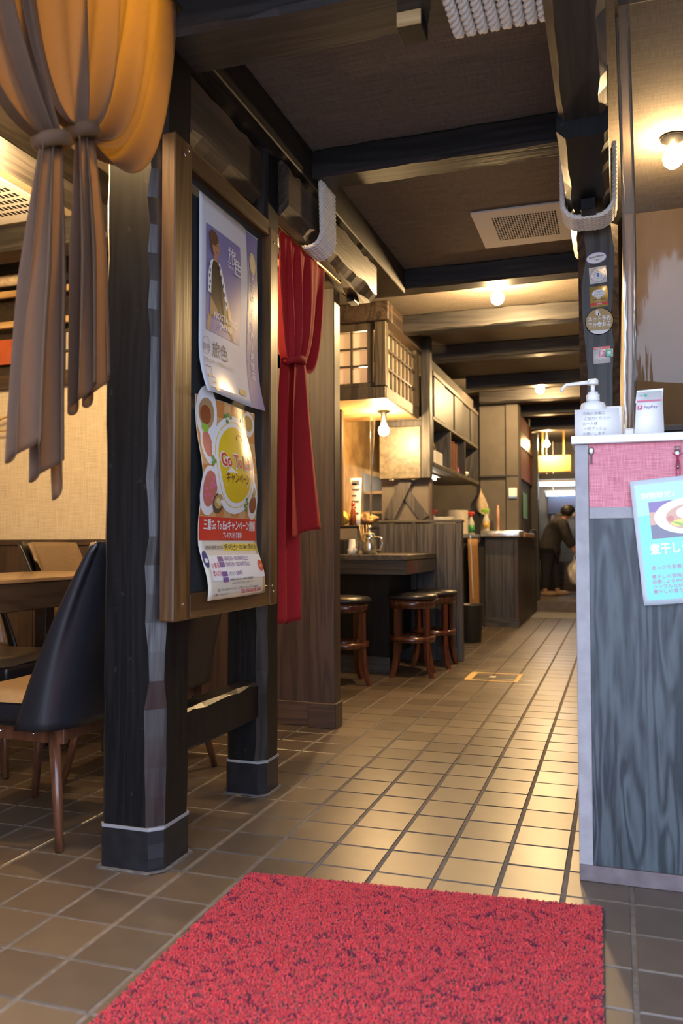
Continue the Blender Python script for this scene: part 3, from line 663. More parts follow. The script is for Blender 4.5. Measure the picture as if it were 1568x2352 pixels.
for (a, b) in ((0.06, 0.395), (0.072, 0.402), (0.064, 0.412), (0.155, 0.545), (0.172, 0.55), (0.188, 0.545), (0.165, 0.53), (0.29, 0.30), (0.30, 0.288), (0.285, 0.28), (0.296, 0.268)): S.ell(a, b, 0.009, 0.007, 'p_green', 8, 8)
S.rect(0.36, 0.345, 0.363, 0.44, 'p_white', 8, 1)
S.build('plate_print', pg)
S = Sheet(P2, (1, 0, 0), 0.40, 0.588)
S.text('Go To Eat', 0.213, 0.393, 0.056, 'p_white', 10, wid=0.222, bold=0.085, align='c'); S.text('Go To Eat', 0.213, 0.393, 0.056, 'p_red', 12, wid=0.212, bold=0.03, align='c')
S.build('title_lettering', pg); S.text('キャンペーン', 0.213, 0.348, 0.036, 'p_brown', 12, wid=0.165, bold=0.02, align='c')
S.build('title_lettering', pg); S.text('三重Go To Eatキャンペーン開催', 0.203, 0.205, 0.034, 'p_white', 5, wid=0.355, bold=0.02, align='c'); S.text('プレミアム付食事券', 0.215, 0.180, 0.020, 'p_white', 5, wid=0.125, bold=0.015, align='c')
S.build('banner_lettering', pg); S.text('［食事券利用期間］', 0.022, 0.146, 0.013, 'p_ink', 5, wid=0.075); S.text('2020年', 0.105, 0.146, 0.014, 'p_ink', 5, wid=0.04)
S.text('7月10日(土)～2021年11月9日(火)', 0.153, 0.145, 0.019, 'p_ink', 5, wid=0.238, bold=0.015)
S.text('7月8日(木)～2021年8月7日(土)', 0.128, 0.112, 0.015, 'p_violet', 5, wid=0.17, bold=0.01); S.text('7月8日(木)～2021年8月7日(土)', 0.128, 0.095, 0.015, 'p_violet', 5, wid=0.17, bold=0.01)
S.text('1セット 8,000円', 0.13, 0.068, 0.016, 'p_violet', 5, wid=0.09, bold=0.01); S.text('1回の購入につき1人2セット16,000円まで購入可能です', 0.13, 0.052, 0.009, 'p_ink', 5, wid=0.17)
S.text('※食事券は三重県内の加盟店でのみ利用できます', 0.14, 0.041, 0.008, 'p_greyink', 5, wid=0.15)
for q in (0.112, 0.096, 0.068, 0.051): S.rect(0.088, q-0.002, 0.122, q+0.012, 'p_violet', 4, 2)
S.text('食 事 券', 0.038, 0.092, 0.018, 'p_rose', 5, wid=0.045, bold=0.01); S.text('購入方法', 0.036, 0.070, 0.018, 'p_rose', 5, wid=0.05, bold=0.01)
S.ell(0.017, 0.118, 0.016, 0.024, 'p_navy', 4); S.rect(0.010, 0.108, 0.026, 0.120, 'p_white', 5, 1)
S.ell(0.378, 0.092, 0.019, 0.018, 'p_red', 5); S.text('25%', 0.378, 0.087, 0.012, 'p_white', 6, align='c')
S.text('Go To Eatキャンペーンホームページへ https://', 0.05, 0.024, 0.011, 'p_ink', 5, wid=0.28); S.text('TEL.050-3538-2660', 0.36, 0.010, 0.018, 'p_rose', 5, wid=0.16, bold=0.01, align='r')
S.text('三重県コールセンター', 0.03, 0.010, 0.009, 'p_ink', 5, wid=0.09)
S.build('small_print', pg, True)

# ------------------------------------------------------------------ curtains
def bez(a, b, c, t): return a*(1-t)**2+2*b*t*(1-t)+c*t*t
def noren(parent, m, x, y0, y1, zt, gy, gz, gw, sag, nf, seed, amp=0.022, flip=1):
    rr = random.Random(seed); ph = rr.random()*6
    def f(s, t):
        ty = y0+(y1-y0)*s; g = gy+(s-0.5)*gw
        e = abs(s-0.5)*2
        cz = gz-sag*e**2*(1 if (s > 0.5) == (flip > 0) else 0.55)+(zt-gz)*0.22*(1-e)
        yy = bez(ty, ty*0.8+g*0.2, g, t); zz = bez(zt, cz, gz, t)
        A = amp*(0.22+1.5*t*(1-t)**0.6+0.25*t)
        w = 2*PI*nf*(s+0.06*math.sin(5*s+seed))+ph
        xx = x+A*math.sin(w)+A*0.45*math.sin(2.3*w+1.0)
        return (xx, yy+A*0.35*math.cos(w)*t, zz)
    mb = MB(); mb.grid(80, 44, f)
    return smod(mb.build('gathered_cloth', m, parent), 0.0016)
def tail(parent, m, x, gy, gz, gw, by0, by1, bz0, bz1, nf, seed, amp=0.02, hem=0.02, bulge=0.0):
    rr = random.Random(seed); ph = rr.random()*6
    def f(s, t):
        e = t**0.8
        yy = (gy+(s-0.5)*gw)*(1-e)+(by0+(by1-by0)*s)*e
        zb = bz0+(bz1-bz0)*s+hem*math.sin(2*PI*nf*s+ph+0.8)
        zz = gz+(zb-gz)*t
        A = amp*(0.35+0.65*min(1, t*2.2))
        w = 2*PI*nf*s+ph+0.8*math.sin(3*t+seed)
        return (x+A*math.sin(w)+bulge*math.sin(PI*t), yy+A*0.55*math.sin(2*w+0.6), zz)
    mb = MB(); mb.grid(60, 40, f)
    return smod(mb.build('hanging_end', m, parent), 0.0016)
def knot(parent, m, x, y, z, r, w):
    mb = MB(); mb.tube([(x+r*math.cos(a*PI/8), y+w*math.sin(a*PI/8)*1.0, z+0.012*math.sin(a*PI/8+0.6)) for a in range(16)], 0.010, 8, closed=True, flat=1.6)
    return mb.build('tie', m, parent)
XC = -0.612
cr = thing('curtain_rod', (XC, -0.75, 2.262), 'brass curtain rod with a round end cap, fixed along the left ceiling beam', 'rod')
mb = MB(); mb.tube([(XC, -1.34, 2.262), (XC, -0.135, 2.262)], 0.0085, 12); mb.build('rod', 'brass', cr)
mb = MB(); mb.sphere((XC, -0.125, 2.262), 0.016, 12); mb.build('end_cap', 'brass', cr)
for y_ in (-0.20, -1.25):
    mb = MB(); mb.tube([(-0.661, y_, 2.285), (XC, y_, 2.285), (XC, y_, 2.25)], 0.004, 8); mb.build('bracket', 'brass', cr)
cg = thing('curtain', (XC, -0.75, 1.0), 'ochre and taupe cloth curtain knotted in two ends at the upper left', 'curtain')
noren(cg, 'taupe_cloth', XC+0.004, -0.93, -0.275, 2.256, -0.672, 1.735, 0.055, 0.13, 3.6, 3, 0.026)
tail(cg, 'taupe_cloth', XC+0.006, -0.668, 1.74, 0.05, -0.690, -0.585, 1.155, 1.205, 2.1, 4, 0.024, 0.030)
noren(cg, 'taupe_cloth', XC-0.006, -1.10, -0.84, 2.256, -0.755, 1.675, 0.06, 0.02, 2.2, 9, 0.026, flip=-1)
tail(cg, 'taupe_cloth', XC-0.002, -0.755, 1.68, 0.055, -0.855, -0.705, 1.055, 0.985, 2.2, 12, 0.026, 0.032)
knot(cg, 'taupe_cloth', XC+0.004, -0.668, 1.735, 0.028, 0.030); knot(cg, 'taupe_cloth', XC-0.002, -0.755, 1.675, 0.028, 0.032)
XR = -0.715
rr_ = thing('curtain_rod', (XR, 1.0, 2.035), 'thin brass rod holding the red curtain beside the far post', 'rod')
mb = MB(); mb.tube([(XR, 0.634, 2.035), (XR, 1.36, 2.035)], 0.006, 10); mb.build('rod', 'brass', rr_)
mb = MB(); mb.tube([(XR, 1.36, 2.035), (XR, 1.375, 2.037), (XR, 1.38, 2.05)], 0.005, 8); mb.build('hook_end', 'brass', rr_)
cd = thing('curtain', (XR, 0.92, 0.55), 'bright red curtain gathered in the middle beside the poster board', 'curtain')
noren(cd, 'red_cloth', XR, 0.655, 1.165, 2.030, 0.815, 1.560, 0.15, 0.10, 3.5, 5, 0.020)
tail(cd, 'red_cloth', XR-0.016, 0.800, 1.57, 0.12, 0.668, 0.895, 0.565, 0.560, 1.4, 6, 0.016, 0.006)
tail(cd, 'red_cloth', XR+0.018, 0.835, 1.57, 0.12, 0.715, 1.055, 0.880, 0.925, 1.2, 7, 0.016, 0.006)
knot(cd, 'red_cloth', XR+0.004, 0.815, 1.562, 0.030, 0.070)

# ------------------------------------------------------------------ entrance mat
A_ = 0.083
def mp(u, v):  # u across, v towards the camera
    return Vector((-0.467, -0.127, 0))+Vector((math.cos(A_), math.sin(A_), 0))*u+Vector((math.sin(A_)*0.25, -math.cos(A_)*1.0, 0))*v
mt = thing('entrance_mat', (0.0, -0.75, 0), 'red speckled entrance mat in the foreground', 'mat')
mb = MB(); c_ = [mp(0, 0), mp(0.885, 0), mp(0.885, 1.35), mp(0, 1.35)]
mb.add([p+Vector((0, 0, 0.0005)) for p in c_]+[p+Vector((0, 0, 0.006)) for p in c_], [(3, 2, 1, 0), (4, 5, 6, 7), (0, 1, 5, 4), (1, 2, 6, 5), (2, 3, 7, 6), (3, 0, 4, 7)]); mb.build('backing', 'rubber', mt)
rr = random.Random(21); pv = []; pf = []; pm = []
for _ in range(95000):
    u = rr.uniform(0.004, 0.881); v = rr.random()**1.15*1.34+0.004
    b = mp(u, v)+Vector((0, 0, 0.0055)); a = rr.uniform(0, 2*PI); ln = rr.uniform(0.003, 0.0065); r_ = rr.uniform(0.0014, 0.0024)
    tip = b+Vector((rr.uniform(-1, 1)*0.003, rr.uniform(-1, 1)*0.003, ln)); o_ = len(pv)
    q = [b+Vector((math.cos(a+k*2.094)*r_, math.sin(a+k*2.094)*r_, 0)) for k in range(3)]
    pv += [tuple(x) for x in q]+[tuple(tip+Vector((math.cos(a+k*2.094+0.5)*r_*0.75, math.sin(a+k*2.094+0.5)*r_*0.75, rr.uniform(-1, 1)*0.001))) for k in range(3)]
    n_ = math.sin(u*61+3*math.sin(v*47))*math.sin(v*53+2*math.sin(u*39))
    mi = 1 if (n_ > 0.72 and rr.random() < 0.55) or rr.random() < 0.05 else (2 if rr.random() < 0.22 else 0)
    for f in ((3, 4, 5), (0, 1, 4, 3), (1, 2, 5, 4), (2, 0, 3, 5)): pf.append(tuple(i+o_ for i in f)); pm.append(mi)
me = bpy.data.meshes.new('pile'); lo = chain_loc(mt); me.from_pydata([(x-lo.x, y-lo.y, z-lo.z) for x, y, z in pv], [], pf); me.polygons.foreach_set('material_index', pm)
for q in ('carpet_red', 'carpet_dark', 'carpet_bright'): me.materials.append(MATS[q])
me.update(); o = bpy.data.objects.new('pile', me); COL.objects.link(o); o.parent = mt; o['kind'] = 'stuff'

# ------------------------------------------------------------------ reception counter
rc = thing('reception_counter', (0.95, 0.35, 0), 'reception counter with pink cloth band and blue-grey grained panel', 'counter')
bx('carcass', 'counter_grey', rc, 0.362, 1.58, 0.128, 0.60, 0.03, 1.120)
bx('stile', 'counter_grey', rc, 0.354, 0.3885, 0.110, 0.130, 0.040, 1.1215, bev=0.0015)
bx('pink_panel', 'pink_cloth', rc, 0.389, 1.58, 0.116, 0.128, 0.957, 1.1215)
bx('rail', 'counter_grey', rc, 0.389, 1.58, 0.110, 0.128, 0.927, 0.957, bev=0.0015)
bx('grained_panel', 'counter_wood', rc, 0.389, 1.58, 0.114, 0.128, 0.041, 0.9265)
bx('base_rail', 'counter_base', rc, 0.354, 1.58, 0.108, 0.130, 0.0, 0.040, bev=0.0015)
bx('worktop', 'white_plastic', rc, 0.346, 1.60, 0.098, 0.62, 1.122, 1.143, bev=0.002)
CT = 1.1435
# spoon and fork used as hooks
sh = thing('spoon_hook', (0.396, 0.11, 1.065), 'bent metal spoon hook on the left end of the pink band', 'hook')
mb = MB(); mb.sphere((0.396, 0.1125, 1.1035), 0.0095, 12, sc=(0.8, 0.35, 1.2)); mb.build('bowl', 'steel_dull', sh)
mb = MB(); mb.tube([(0.396, 0.112, 1.094), (0.396, 0.110, 1.078), (0.396, 0.104, 1.070), (0.396, 0.100, 1.074)], 0.0028, 8, flat=0.6); mb.build('handle', 'steel_dull', sh)
fh = thing('fork_hook', (0.604, 0.11, 1.045), 'bent metal fork hook tied with red string, above the ramen sign', 'hook')
mb = MB(); mb.sphere((0.604, 0.112, 1.090), 0.0085, 12, sc=(0.9, 0.3, 1.0)); mb.build('fork_head', 'steel_dull', fh)
for k in range(3):
    mb = MB(); mb.tube([(0.598+0.006*k, 0.112, 1.094), (0.598+0.006*k, 0.110, 1.109)], 0.0016, 6); mb.build('tine', 'steel_dull', fh)
mb = MB(); mb.tube([(0.604, 0.111, 1.084), (0.604, 0.108, 1.06), (0.604, 0.101, 1.052), (0.604, 0.099, 1.058)], 0.0028, 8); mb.build('handle', 'steel_dull', fh)
mb = MB(); mb.tube([(0.604, 0.104, 1.086), (0.600, 0.103, 1.060), (0.601, 0.105, 1.022)], 0.0012, 6); mb.tube([(0.604, 0.104, 1.086), (0.609, 0.103, 1.060), (0.609, 0.105, 1.022)], 0.0012, 6)
mb.tube([(0.590, 0.104, 1.091), (0.604, 0.102, 1.082), (0.618, 0.104, 1.090)], 0.0012, 6); mb.build('string', 'red_string', fh)

# laminated ramen sign
a5 = 0.095; U5 = Vector((math.cos(a5), 0, math.sin(a5))); V5 = Vector((-math.sin(a5), 0, math.cos(a5))); O5 = Vector((0.519, 0.1005, 0.706))
def P5(u, v): return O5+U5*u+V5*v+Vector((0, -0.003*math.sin(PI*u/0.216), 0))
rs = thing('menu_sign', (0.62, 0.10, 0.70), 'laminated mint green ramen menu sign hanging crooked on the counter front', 'sign')
mb = MB(); mb.grid(10, 10, lambda a, b: P5(a*0.216, b*0.316)); smod(mb.build('laminate', 'laminate', rs), 0.0008)
S = Sheet(P5, (0, -1, 0), 0.216, 0.316)
S.rect(0.010, 0.012, 0.206, 0.304, 'p_mint', 1, 8); S.rect(0.010, 0.225, 0.206, 0.304, 'p_mint2', 2, 8)
S.rect(0.038, 0.165, 0.206, 0.258, 'p_slate', 3, 8); S.rect(0.038, 0.205, 0.085, 0.258, 'p_violet', 4, 4); S.rect(0.038, 0.200, 0.058, 0.232, 'p_peach', 5, 2)
S.ell(0.130, 0.216, 0.082, 0.045, 'p_white', 6, 32); S.ell(0.135, 0.214, 0.060, 0.032, 'p_peach', 7, 28); S.ell(0.140, 0.224, 0.040, 0.019, 'p_white', 8); S.ell(0.125, 0.200, 0.040, 0.010, 'p_yellow2', 8)
S.poly([(0.085, 0.205), (0.120, 0.185), (0.133, 0.187), (0.100, 0.203)], 'p_lgreen', 9); S.ell(0.086, 0.212, 0.008, 0.008, 'p_meat', 9, 10)
S.build('dish_print', rs)
S = Sheet(P5, (0, -1, 0), 0.216, 0.316)
S.text('期間限定♪', 0.022, 0.268, 0.017, 'p_white', 4, wid=0.080, bold=0.02)
S.build('header_lettering', rs); S.text('煮干しラーメン', 0.030, 0.128, 0.030, 'p_white', 4, wid=0.168, bold=0.03)
S.build('title_lettering', rs); S.text('あっさり系煮干しラーメン', 0.028, 0.088, 0.012, 'p_magenta', 4, wid=0.14)
for k, tx in enumerate(('煮干しの旨味が香ばしい', '自慢しょうゆの相性は抜群', 'シンプルながらも奥深い', '煮干しの香りをぬくもり')): S.text(tx, 0.026, 0.066-0.0125*k, 0.011, 'p_magenta', 4, wid=0.128)
S.build('small_print', rs, True)

# hand sanitiser bottle, note, payment stand
sb = thing('sanitizer_bottle', (0.400, 0.20, CT), 'white sanitizer pump bottle standing on the reception counter', 'bottle')
mb = MB(); mb.lathe([(0.030, 0), (0.034, 0.003), (0.034, 0.088), (0.030, 0.098), (0.017, 0.102), (0.0165, 0.104)], (0.400, 0.20, CT), 24); mb.build('body', 'white_plastic', sb)
mb = MB(); mb.lathe([(0.0175, 0.1045), (0.0175, 0.121), (0.013, 0.125), (0.013, 0.129)], (0.400, 0.20, CT), 20); mb.build('collar', 'white_plastic', sb)
mb = MB(); mb.lathe([(0.0055, 0.1293), (0.0055, 0.149)], (0.400, 0.20, CT), 12); mb.lathe([(0.0145, 0.149), (0.0150, 0.153), (0.0145, 0.161), (0.012, 0.164)], (0.400, 0.20, CT), 16)
mb.tube([(0.390, 0.20, CT+0.156), (0.352, 0.20, CT+0.154), (0.330, 0.20, CT+0.153), (0.322, 0.20, CT+0.146), (0.318, 0.20, CT+0.134)], [0.0055, 0.005, 0.0045, 0.0045, 0.004], 10); mb.build('pump', 'white_plastic', sb)
nt_ = thing('counter_note', (0.408, 0.150, CT), 'white handwritten note propped against the sanitizer bottle', 'note')
def PN(u, v): return Vector((0.354+u, 0.148, CT+v))
mb = MB(); mb.grid(2, 2, lambda a, b: PN(a*0.112, b*0.075)); smod(mb.build('card', 'paper', nt_), 0.0008)
S = Sheet(PN, (0, -1, 0), 0.112, 0.075)
for k, tx in enumerate(('手指の消毒に', 'ご協力ください', 'お一人様', '一回プッシュ', 'お願いします')): S.text(tx, 0.020+0.003*(k % 2), 0.060-0.0135*k, 0.0095, 'p_greyink', 3)
S.build('handwriting', nt_, True)
tag(bx('acrylic_holder', 'white_plastic', None, 0.425, 0.476, 0.205, 0.235, CT, CT+0.090, bev=0.006), 'low white plastic holder right of the sanitizer bottle', 'holder')
tag(bx('card_tray', 'white_plastic', None, 0.478, 0.505, 0.19, 0.26, CT, CT+0.026, bev=0.004), 'small white tray between the holder and the payment stand', 'tray')
ps = thing('payment_stand', (0.54, 0.17, CT), 'white folded mobile payment stand on the reception counter', 'stand')
UB = Vector((0.985, 0.10, 0.03)); VB = Vector((0.07, 0.20, 0.975))
def PP(u, v): return Vector((0.503, 0.145, CT+0.002))+UB*u+VB*v-Vector((0.0, 0, 0))
mb = MB(); mb.grid(2, 2, lambda a, b: PP(a*(0.074-0.010*b), b*0.118)); smod(mb.build('face_panel', 'white_plastic', ps), 0.002, -1)
mb = MB(); mb.add([PP(-0.002, 0.088), PP(0.066, 0.088), PP(0.066, 0.124), PP(0.0, 0.122)], [(0, 1, 2, 3)]); smod(mb.build('header_panel', 'white_plastic', ps), 0.002, 1)
bx('foot', 'white_plastic', ps, 0.505, 0.580, 0.145, 0.215, CT, CT+0.003)
S = Sheet(PP, (0.0, -1, 0.15), 0.07, 0.12)
S.rect(0.002, 0.089, 0.062, 0.0935, 'p_pink', 4, 2); S.rect(0.018, 0.104, 0.026, 0.110, 'p_teal', 4, 1); S.text('LINE', 0.006, 0.105, 0.005, 'p_greyink', 5)
S.rect(0.004, 0.068, 0.0155, 0.0795, 'p_rose', 3, 1); S.text('P', 0.0065, 0.0695, 0.0115, 'p_white', 4, bold=0.03); S.text('PayPay', 0.019, 0.0705, 0.0105, 'p_violet', 4, wid=0.034)
S.build('print', ps, True)

# clear vinyl screen hanging over the counter
vs = thing('vinyl_screen', (0.95, 0.31, 1.28), 'clear vinyl splash screen hanging above the reception counter', 'screen')
def PV(a, b):
    x = 0.505+a*1.05; z = 1.318-0.10*a+b*(2.405-1.318+0.10*a)
    return (x, 0.305+0.012*math.sin(9*a+2*b)+0.006*math.sin(23*a+5*b)+0.010*math.sin(3*b+5*a), z)
mb = MB(); mb.grid(60, 30, PV); mb.build('sheet', 'vinyl_clear', vs)
mb = MB(); mb.grid(18, 30, lambda a, b: (0.4945+(0.020-0.004*(1-b))*math.cos(a*2*PI*0.93)+0.006*math.sin(4*b), 0.305+0.020*math.sin(a*2*PI*0.93), 1.172+b*(2.405-1.172))); mb.build('rolled_edge', 'vinyl_roll', vs)
mb = MB(); mb.tube([(0.48, 0.305, 2.4), (1.56, 0.305, 2.4)], 0.008, 10); mb.build('hanging_rail', 'steel_dull', vs)
# things behind the screen
kb = thing('back_cabinet', (1.2, 1.75, 0), 'dark cabinet behind the vinyl screen and reception counter', 'cabinet')
bx('body', 'grey_wood', kb, 0.60, 1.90, 1.60, 1.945, 0, 1.33, bev=0.004); bx('top', 'grey_wood_x', kb, 0.58, 1.92, 1.58, 1.945, 1.331, 1.36, bev=0.004)

# stickers on the post
yS = 1.1312
def flat(o, w, h, rot):
    c, s_ = math.cos(rot), math.sin(rot)
    return lambda u, v: Vector((o[0]+u*c-v*s_, yS-0.0008, o[1]+u*s_+v*c))
def sticker(name, label, cx, cz, rot, base, shape, draw):
    t = thing(name, (cx, yS, cz), label, 'sticker', 'stickers on the post')
    P = flat((cx, cz), 0, 0, rot); S = Sheet(P, (0, -1, 0), 0, 0)
    if shape[0] == 'e': mb = MB(); mb.lathe([(1e-6, 0), (1, 0)], (0, 0, 0), 32); vs_ = [P(x*shape[1], y*shape[2]) for x, y, z in mb.v]; mb.v = [tuple(v) for v in vs_]
    else: mb = MB(); mb.grid(1, 1, lambda a, b: P((a-0.5)*shape[1], (b-0.5)*shape[2]))
    smod(mb.build('vinyl_disc' if shape[0] == 'e' else 'vinyl_square', base, t), 0.0006, 0)
    draw(S)
    S.build('print', t, True)
sticker('sticker', 'white oval sticker, topmost on the post', 0.396, 1.947, 0.12, 'p_white', ('e', 0.038, 0.0225), lambda S: (S.ring(0, 0, 0.038, 0.0225, 0.0022, 'p_violet', 2), S.text('感染防止対策実施店', 0, 0.002, 0.0075, 'p_ink', 3, wid=0.055, align='c'), S.text('三重県', 0, -0.010, 0.006, 'p_greyink', 3, align='c')))
sticker('sticker', 'white square sticker with a grey circle and blue mark, second from top', 0.401, 1.881, 0.06, 'p_white', ('r', 0.063, 0.063), lambda S: (S.ring(0, 0, 0.027, 0.027, 0.0012, 'p_greyink', 2), S.ring(0, 0, 0.014, 0.014, 0.001, 'p_greyink', 2), S.rect(-0.005, -0.008, 0.005, 0.008, 'p_blue', 3, 1), S.text('★', 0, 0.015, 0.008, 'p_pink', 3, align='c')))
sticker('sticker', 'gold square gift card sticker with a white oval', 0.403, 1.798, 0.05, 'p_gold', ('r', 0.066, 0.080), lambda S: (S.ell(0, 0.012, 0.024, 0.015, 'p_white', 2), S.text('くわなび', 0, 0.014, 0.009, 'p_ink', 3, wid=0.026, align='c'), S.text('ギフトカード', 0, 0.004, 0.008, 'p_ink', 3, wid=0.034, align='c'), S.text('取扱加盟店', 0, -0.013, 0.006, 'p_brown', 3, wid=0.044, align='c'), S.rect(-0.033, -0.032, 0.033, -0.023, 'p_red', 2, 1), S.text('加盟店', 0, -0.030, 0.007, 'p_white', 3, align='c')))
sticker('sticker', 'round gold net reservation sticker with white lettering', 0.404, 1.703, 0.02, 'p_white', ('e', 0.052, 0.052), lambda S: (S.ell(0, 0, 0.0495, 0.0495, 'p_gold2', 2, 36), S.ell(0, 0, 0.0495, 0.0495, 'p_white', 3, 14, 1.5*PI-0.75, 1.5*PI+0.75), S.rect(-0.035, -0.034, 0.035, -0.012, 'p_gold2', 4, 2), S.text('ネット予約', 0, 0.002, 0.0215, 'p_white', 5, wid=0.082, bold=0.02, align='c'), S.text('できるお店', 0, -0.020, 0.0215, 'p_white', 5, wid=0.082, bold=0.02, align='c'), S.rect(-0.012, 0.024, 0.000, 0.042, 'p_white', 5, 1), S.poly([(-0.001, 0.020), (0.007, 0.022), (0.001, 0.034), (-0.005, 0.03)], 'p_white', 5)))
sticker('sticker', 'white and red mobile payment sticker, lowest on the post', 0.411, 1.574, 0.02, 'p_white', ('r', 0.061, 0.064), lambda S: (S.rect(-0.0305, 0.022, 0.0305, 0.032, 'p_red', 2, 1), S.rect(-0.010, -0.008, 0.012, 0.016, 'p_rose', 2, 1), S.text('P', -0.006, -0.005, 0.025, 'p_white', 3, bold=0.03), S.text('PayPay', 0, -0.024, 0.011, 'p_greyink', 3, wid=0.038, align='c'), S.text('PayPay使えます', 0, 0.0245, 0.006, 'p_white', 3, wid=0.04, align='c')))
sticker('sticker', 'tiny green and white square sticker overlapping the payment sticker', 0.438, 1.580, 0.02, 'p_white', ('r', 0.027, 0.030), lambda S: (S.rect(-0.0115, -0.013, 0.0115, 0.013, 'p_teal', 4, 1), S.ell(0, 0.002, 0.006, 0.006, 'p_white', 5), S.text('LINE', 0, -0.010, 0.006, 'p_white', 5, align='c')))

# ------------------------------------------------------------------ dining nook: chairs and table
def make_chair():
    t = thing('dining_chair', (0, 0, 0), 'chair', 'chair', 'leather dining chairs in the nook')
    # seat faces +x; rear at x=-0.2
    mb = MB()
    def seat(a, b):
        x = -0.19+0.40*b; hw = 0.215-0.02*(1-b)**2; y = (a-0.5)*2*hw
        e = max(abs(a-0.5)*2, abs(b-0.5)*2); return (x, y, 0.438-0.030*max(0, e-0.72)**1.5/0.148-0.006*math.cos(PI*(a-0.5)))
    mb.grid(20, 20, seat); mb.build('seat_pad', 'leather_tan', t)
    mb = MB(); mb.box(-0.175, 0.213, -0.199, 0.199, 0.345, 0.412, bev=0.018); mb.build('seat_base', 'leather_black', t)
    def shell(off, z0, z1, w0, w1):
        def f(a, b):
            u = a*2-1; z = z0+(z1-z0)*b; lean = -0.135*b*b*0.6-0.075*b
            F = 0.075*(1-b)+0.012; hw = (w0*(1-b)+w1*b)-off
            k = 0.62; e = abs(u); sg = 1 if u > 0 else -1
            if e < k:
                q = e/k; x = -0.205+lean+0.05*q**4+off*0.9; y = sg*hw*q*0.93
            else:
                q = (e-k)/(1-k); x = -0.205+lean+0.05+off*0.9+F*q-0.012*math.sin(PI*q); y = sg*hw*(0.93+0.07*math.sin(q*PI*0.5))
            zz = z-0.05*b*max(0, e-0.45)**2
            return (x, y, zz)
        return f
    mb = MB(); mb.grid(44, 22, shell(0.0, 0.335, 0.872, 0.228, 0.205)); smod(mb.build('backrest', 'leather_black', t), 0.010, 0)
    mb = MB(); mb.grid(36, 18, lambda a, b: shell(0.030, 0.425, 0.866, 0.228, 0.208)(0.13+0.74*a, b)); smod(mb.build('back_pad', 'leather_tan', t), 0.022, 0)
    for sx in (-1, 1):
        for sy in (-1, 1):
            mb = MB(); mb.tube([(0.005+sx*0.135, sy*0.135, 0.335), (0.005+sx*0.205, sy*0.195, 0)], [0.019, 0.0115], 14); mb.build('leg', 'chair_wood', t)
    for sy in (-1, 1):
        b_ = bx('side_bracket', 'chair_wood', t, -0.175, 0.17, sy*0.14-0.011, sy*0.14+0.011, 0.285, 0.334, bev=0.003)
        for x_ in (-0.07, 0.05):
            mb = MB(); mb.sphere((x_, sy*0.152, 0.311), 0.005, 8); mb.build('bolt', 'steel', b_)
    for sx in (-1, 1): bx('cross_bracket', 'chair_wood', t, 0.005+sx*0.145-0.011, 0.005+sx*0.145+0.011, -0.128, 0.128, 0.285, 0.334, bev=0.003)
    bx('mount_plate', 'enamel_black', t, -0.18, 0.18, -0.18, 0.18, 0.335, 0.345)
    return t
ch = make_chair()
ch.location = (-1.235, 0.055, 0); ch.rotation_euler = (0, 0, PI-0.02); ch['label'] = 'black leather chair with tan seat, nearest chair beside the tall hewn post'
copy_tree(ch, (-1.235, 0.60, 0), PI, 'black leather chair half hidden behind the poster board and low rail')
copy_tree(ch, (-1.83, 1.21, 0), 0.0, 'tan-fronted leather chair across the table, nearest the tall hewn post')
copy_tree(ch, (-1.90, 0.60, 0), 0.0, 'tan-fronted leather chair across the table at the left picture edge')
tb = thing('dining_table', (-1.72, 0.5, 0), 'dark dining table with a glossy light brown top in the nook', 'table')
bx('tabletop', 'table_top', tb, -1.96, -1.50, -0.42, 0.96, 0.728, 0.744, bev=0.003)
bx('table_edge', 'table_dark', tb, -1.955, -1.503, -0.415, 0.955, 0.630, 0.7275, bev=0.003)
for x_ in (-1.90, -1.56):
    for y_ in (-0.33, 0.88): bx('leg', 'table_dark', tb, x_-0.03, x_+0.03, y_-0.03, y_+0.03, 0, 0.63, bev=0.004)
# hanger on the back wall
hg = thing('clothes_hanger', (-2.62, 1.54, 1.42), 'light wooden clothes hanger on the nook wall', 'hanger')
mb = MB(); mb.tube([(-2.40+0.44*k/10-0.44, 1.545, 1.475+0.085*math.sin(PI*k/10)**0.8) for k in range(11)], 0.011, 8, flat=0.6); mb.build('shoulder', 'light_wood', hg)
mb = MB(); mb.tube([(-2.83, 1.545, 1.478), (-2.41, 1.545, 1.478)], 0.006, 8); mb.build('trouser_bar', 'light_wood', hg)
mb = MB(); mb.tube([(-2.62, 1.545, 1.56), (-2.62, 1.545, 1.61), (-2.60, 1.545, 1.635), (-2.585, 1.545, 1.615)], 0.003, 8); mb.build('hook', 'steel', hg)
# transom above the nook wall
tr = thing('transom_rack', (-2.4, 1.62, 1.785), 'dark wooden rack with pale shelf edges above the nook wall', 'rack')
for z_, m_ in ((2.05, 'light_wood'), (2.22, 'light_wood')): bx('shelf_edge', m_, tr, -3.0, -0.93, 1.575, 1.60, z_, z_+0.035, bev=0.002)
bx('back_panel', 'table_dark', tr, -3.0, -0.93, 1.66, 1.68, 1.79, 2.27); bx('header', 'beam_x', tr, -3.0, -0.93, 1.57, 1.66, 2.275, 2.405, bev=0.004)
for x_ in (-2.45, -1.95, -1.45): bx('upright', 'table_dark', tr, x_-0.015, x_+0.015, 1.60, 1.655, 1.79, 2.27, bev=0.002)
tag(bx('orange_panel', 'orange_wall', None, -2.92, -2.50, 1.625, 1.64, 1.86, 2.00, bev=0.002), 'orange panel set in the rack above the nook wall', 'panel')
rb = thing('rolled_blind', (-2.6, 1.50, 2.10), 'rolled pale blind lying on the upper rack of the nook', 'blind')
mb = MB(); mb.tube([(-2.98, 1.53, 2.295), (-2.50, 1.53, 2.295)], 0.03, 14); mb.build('roll', 'jute', rb)
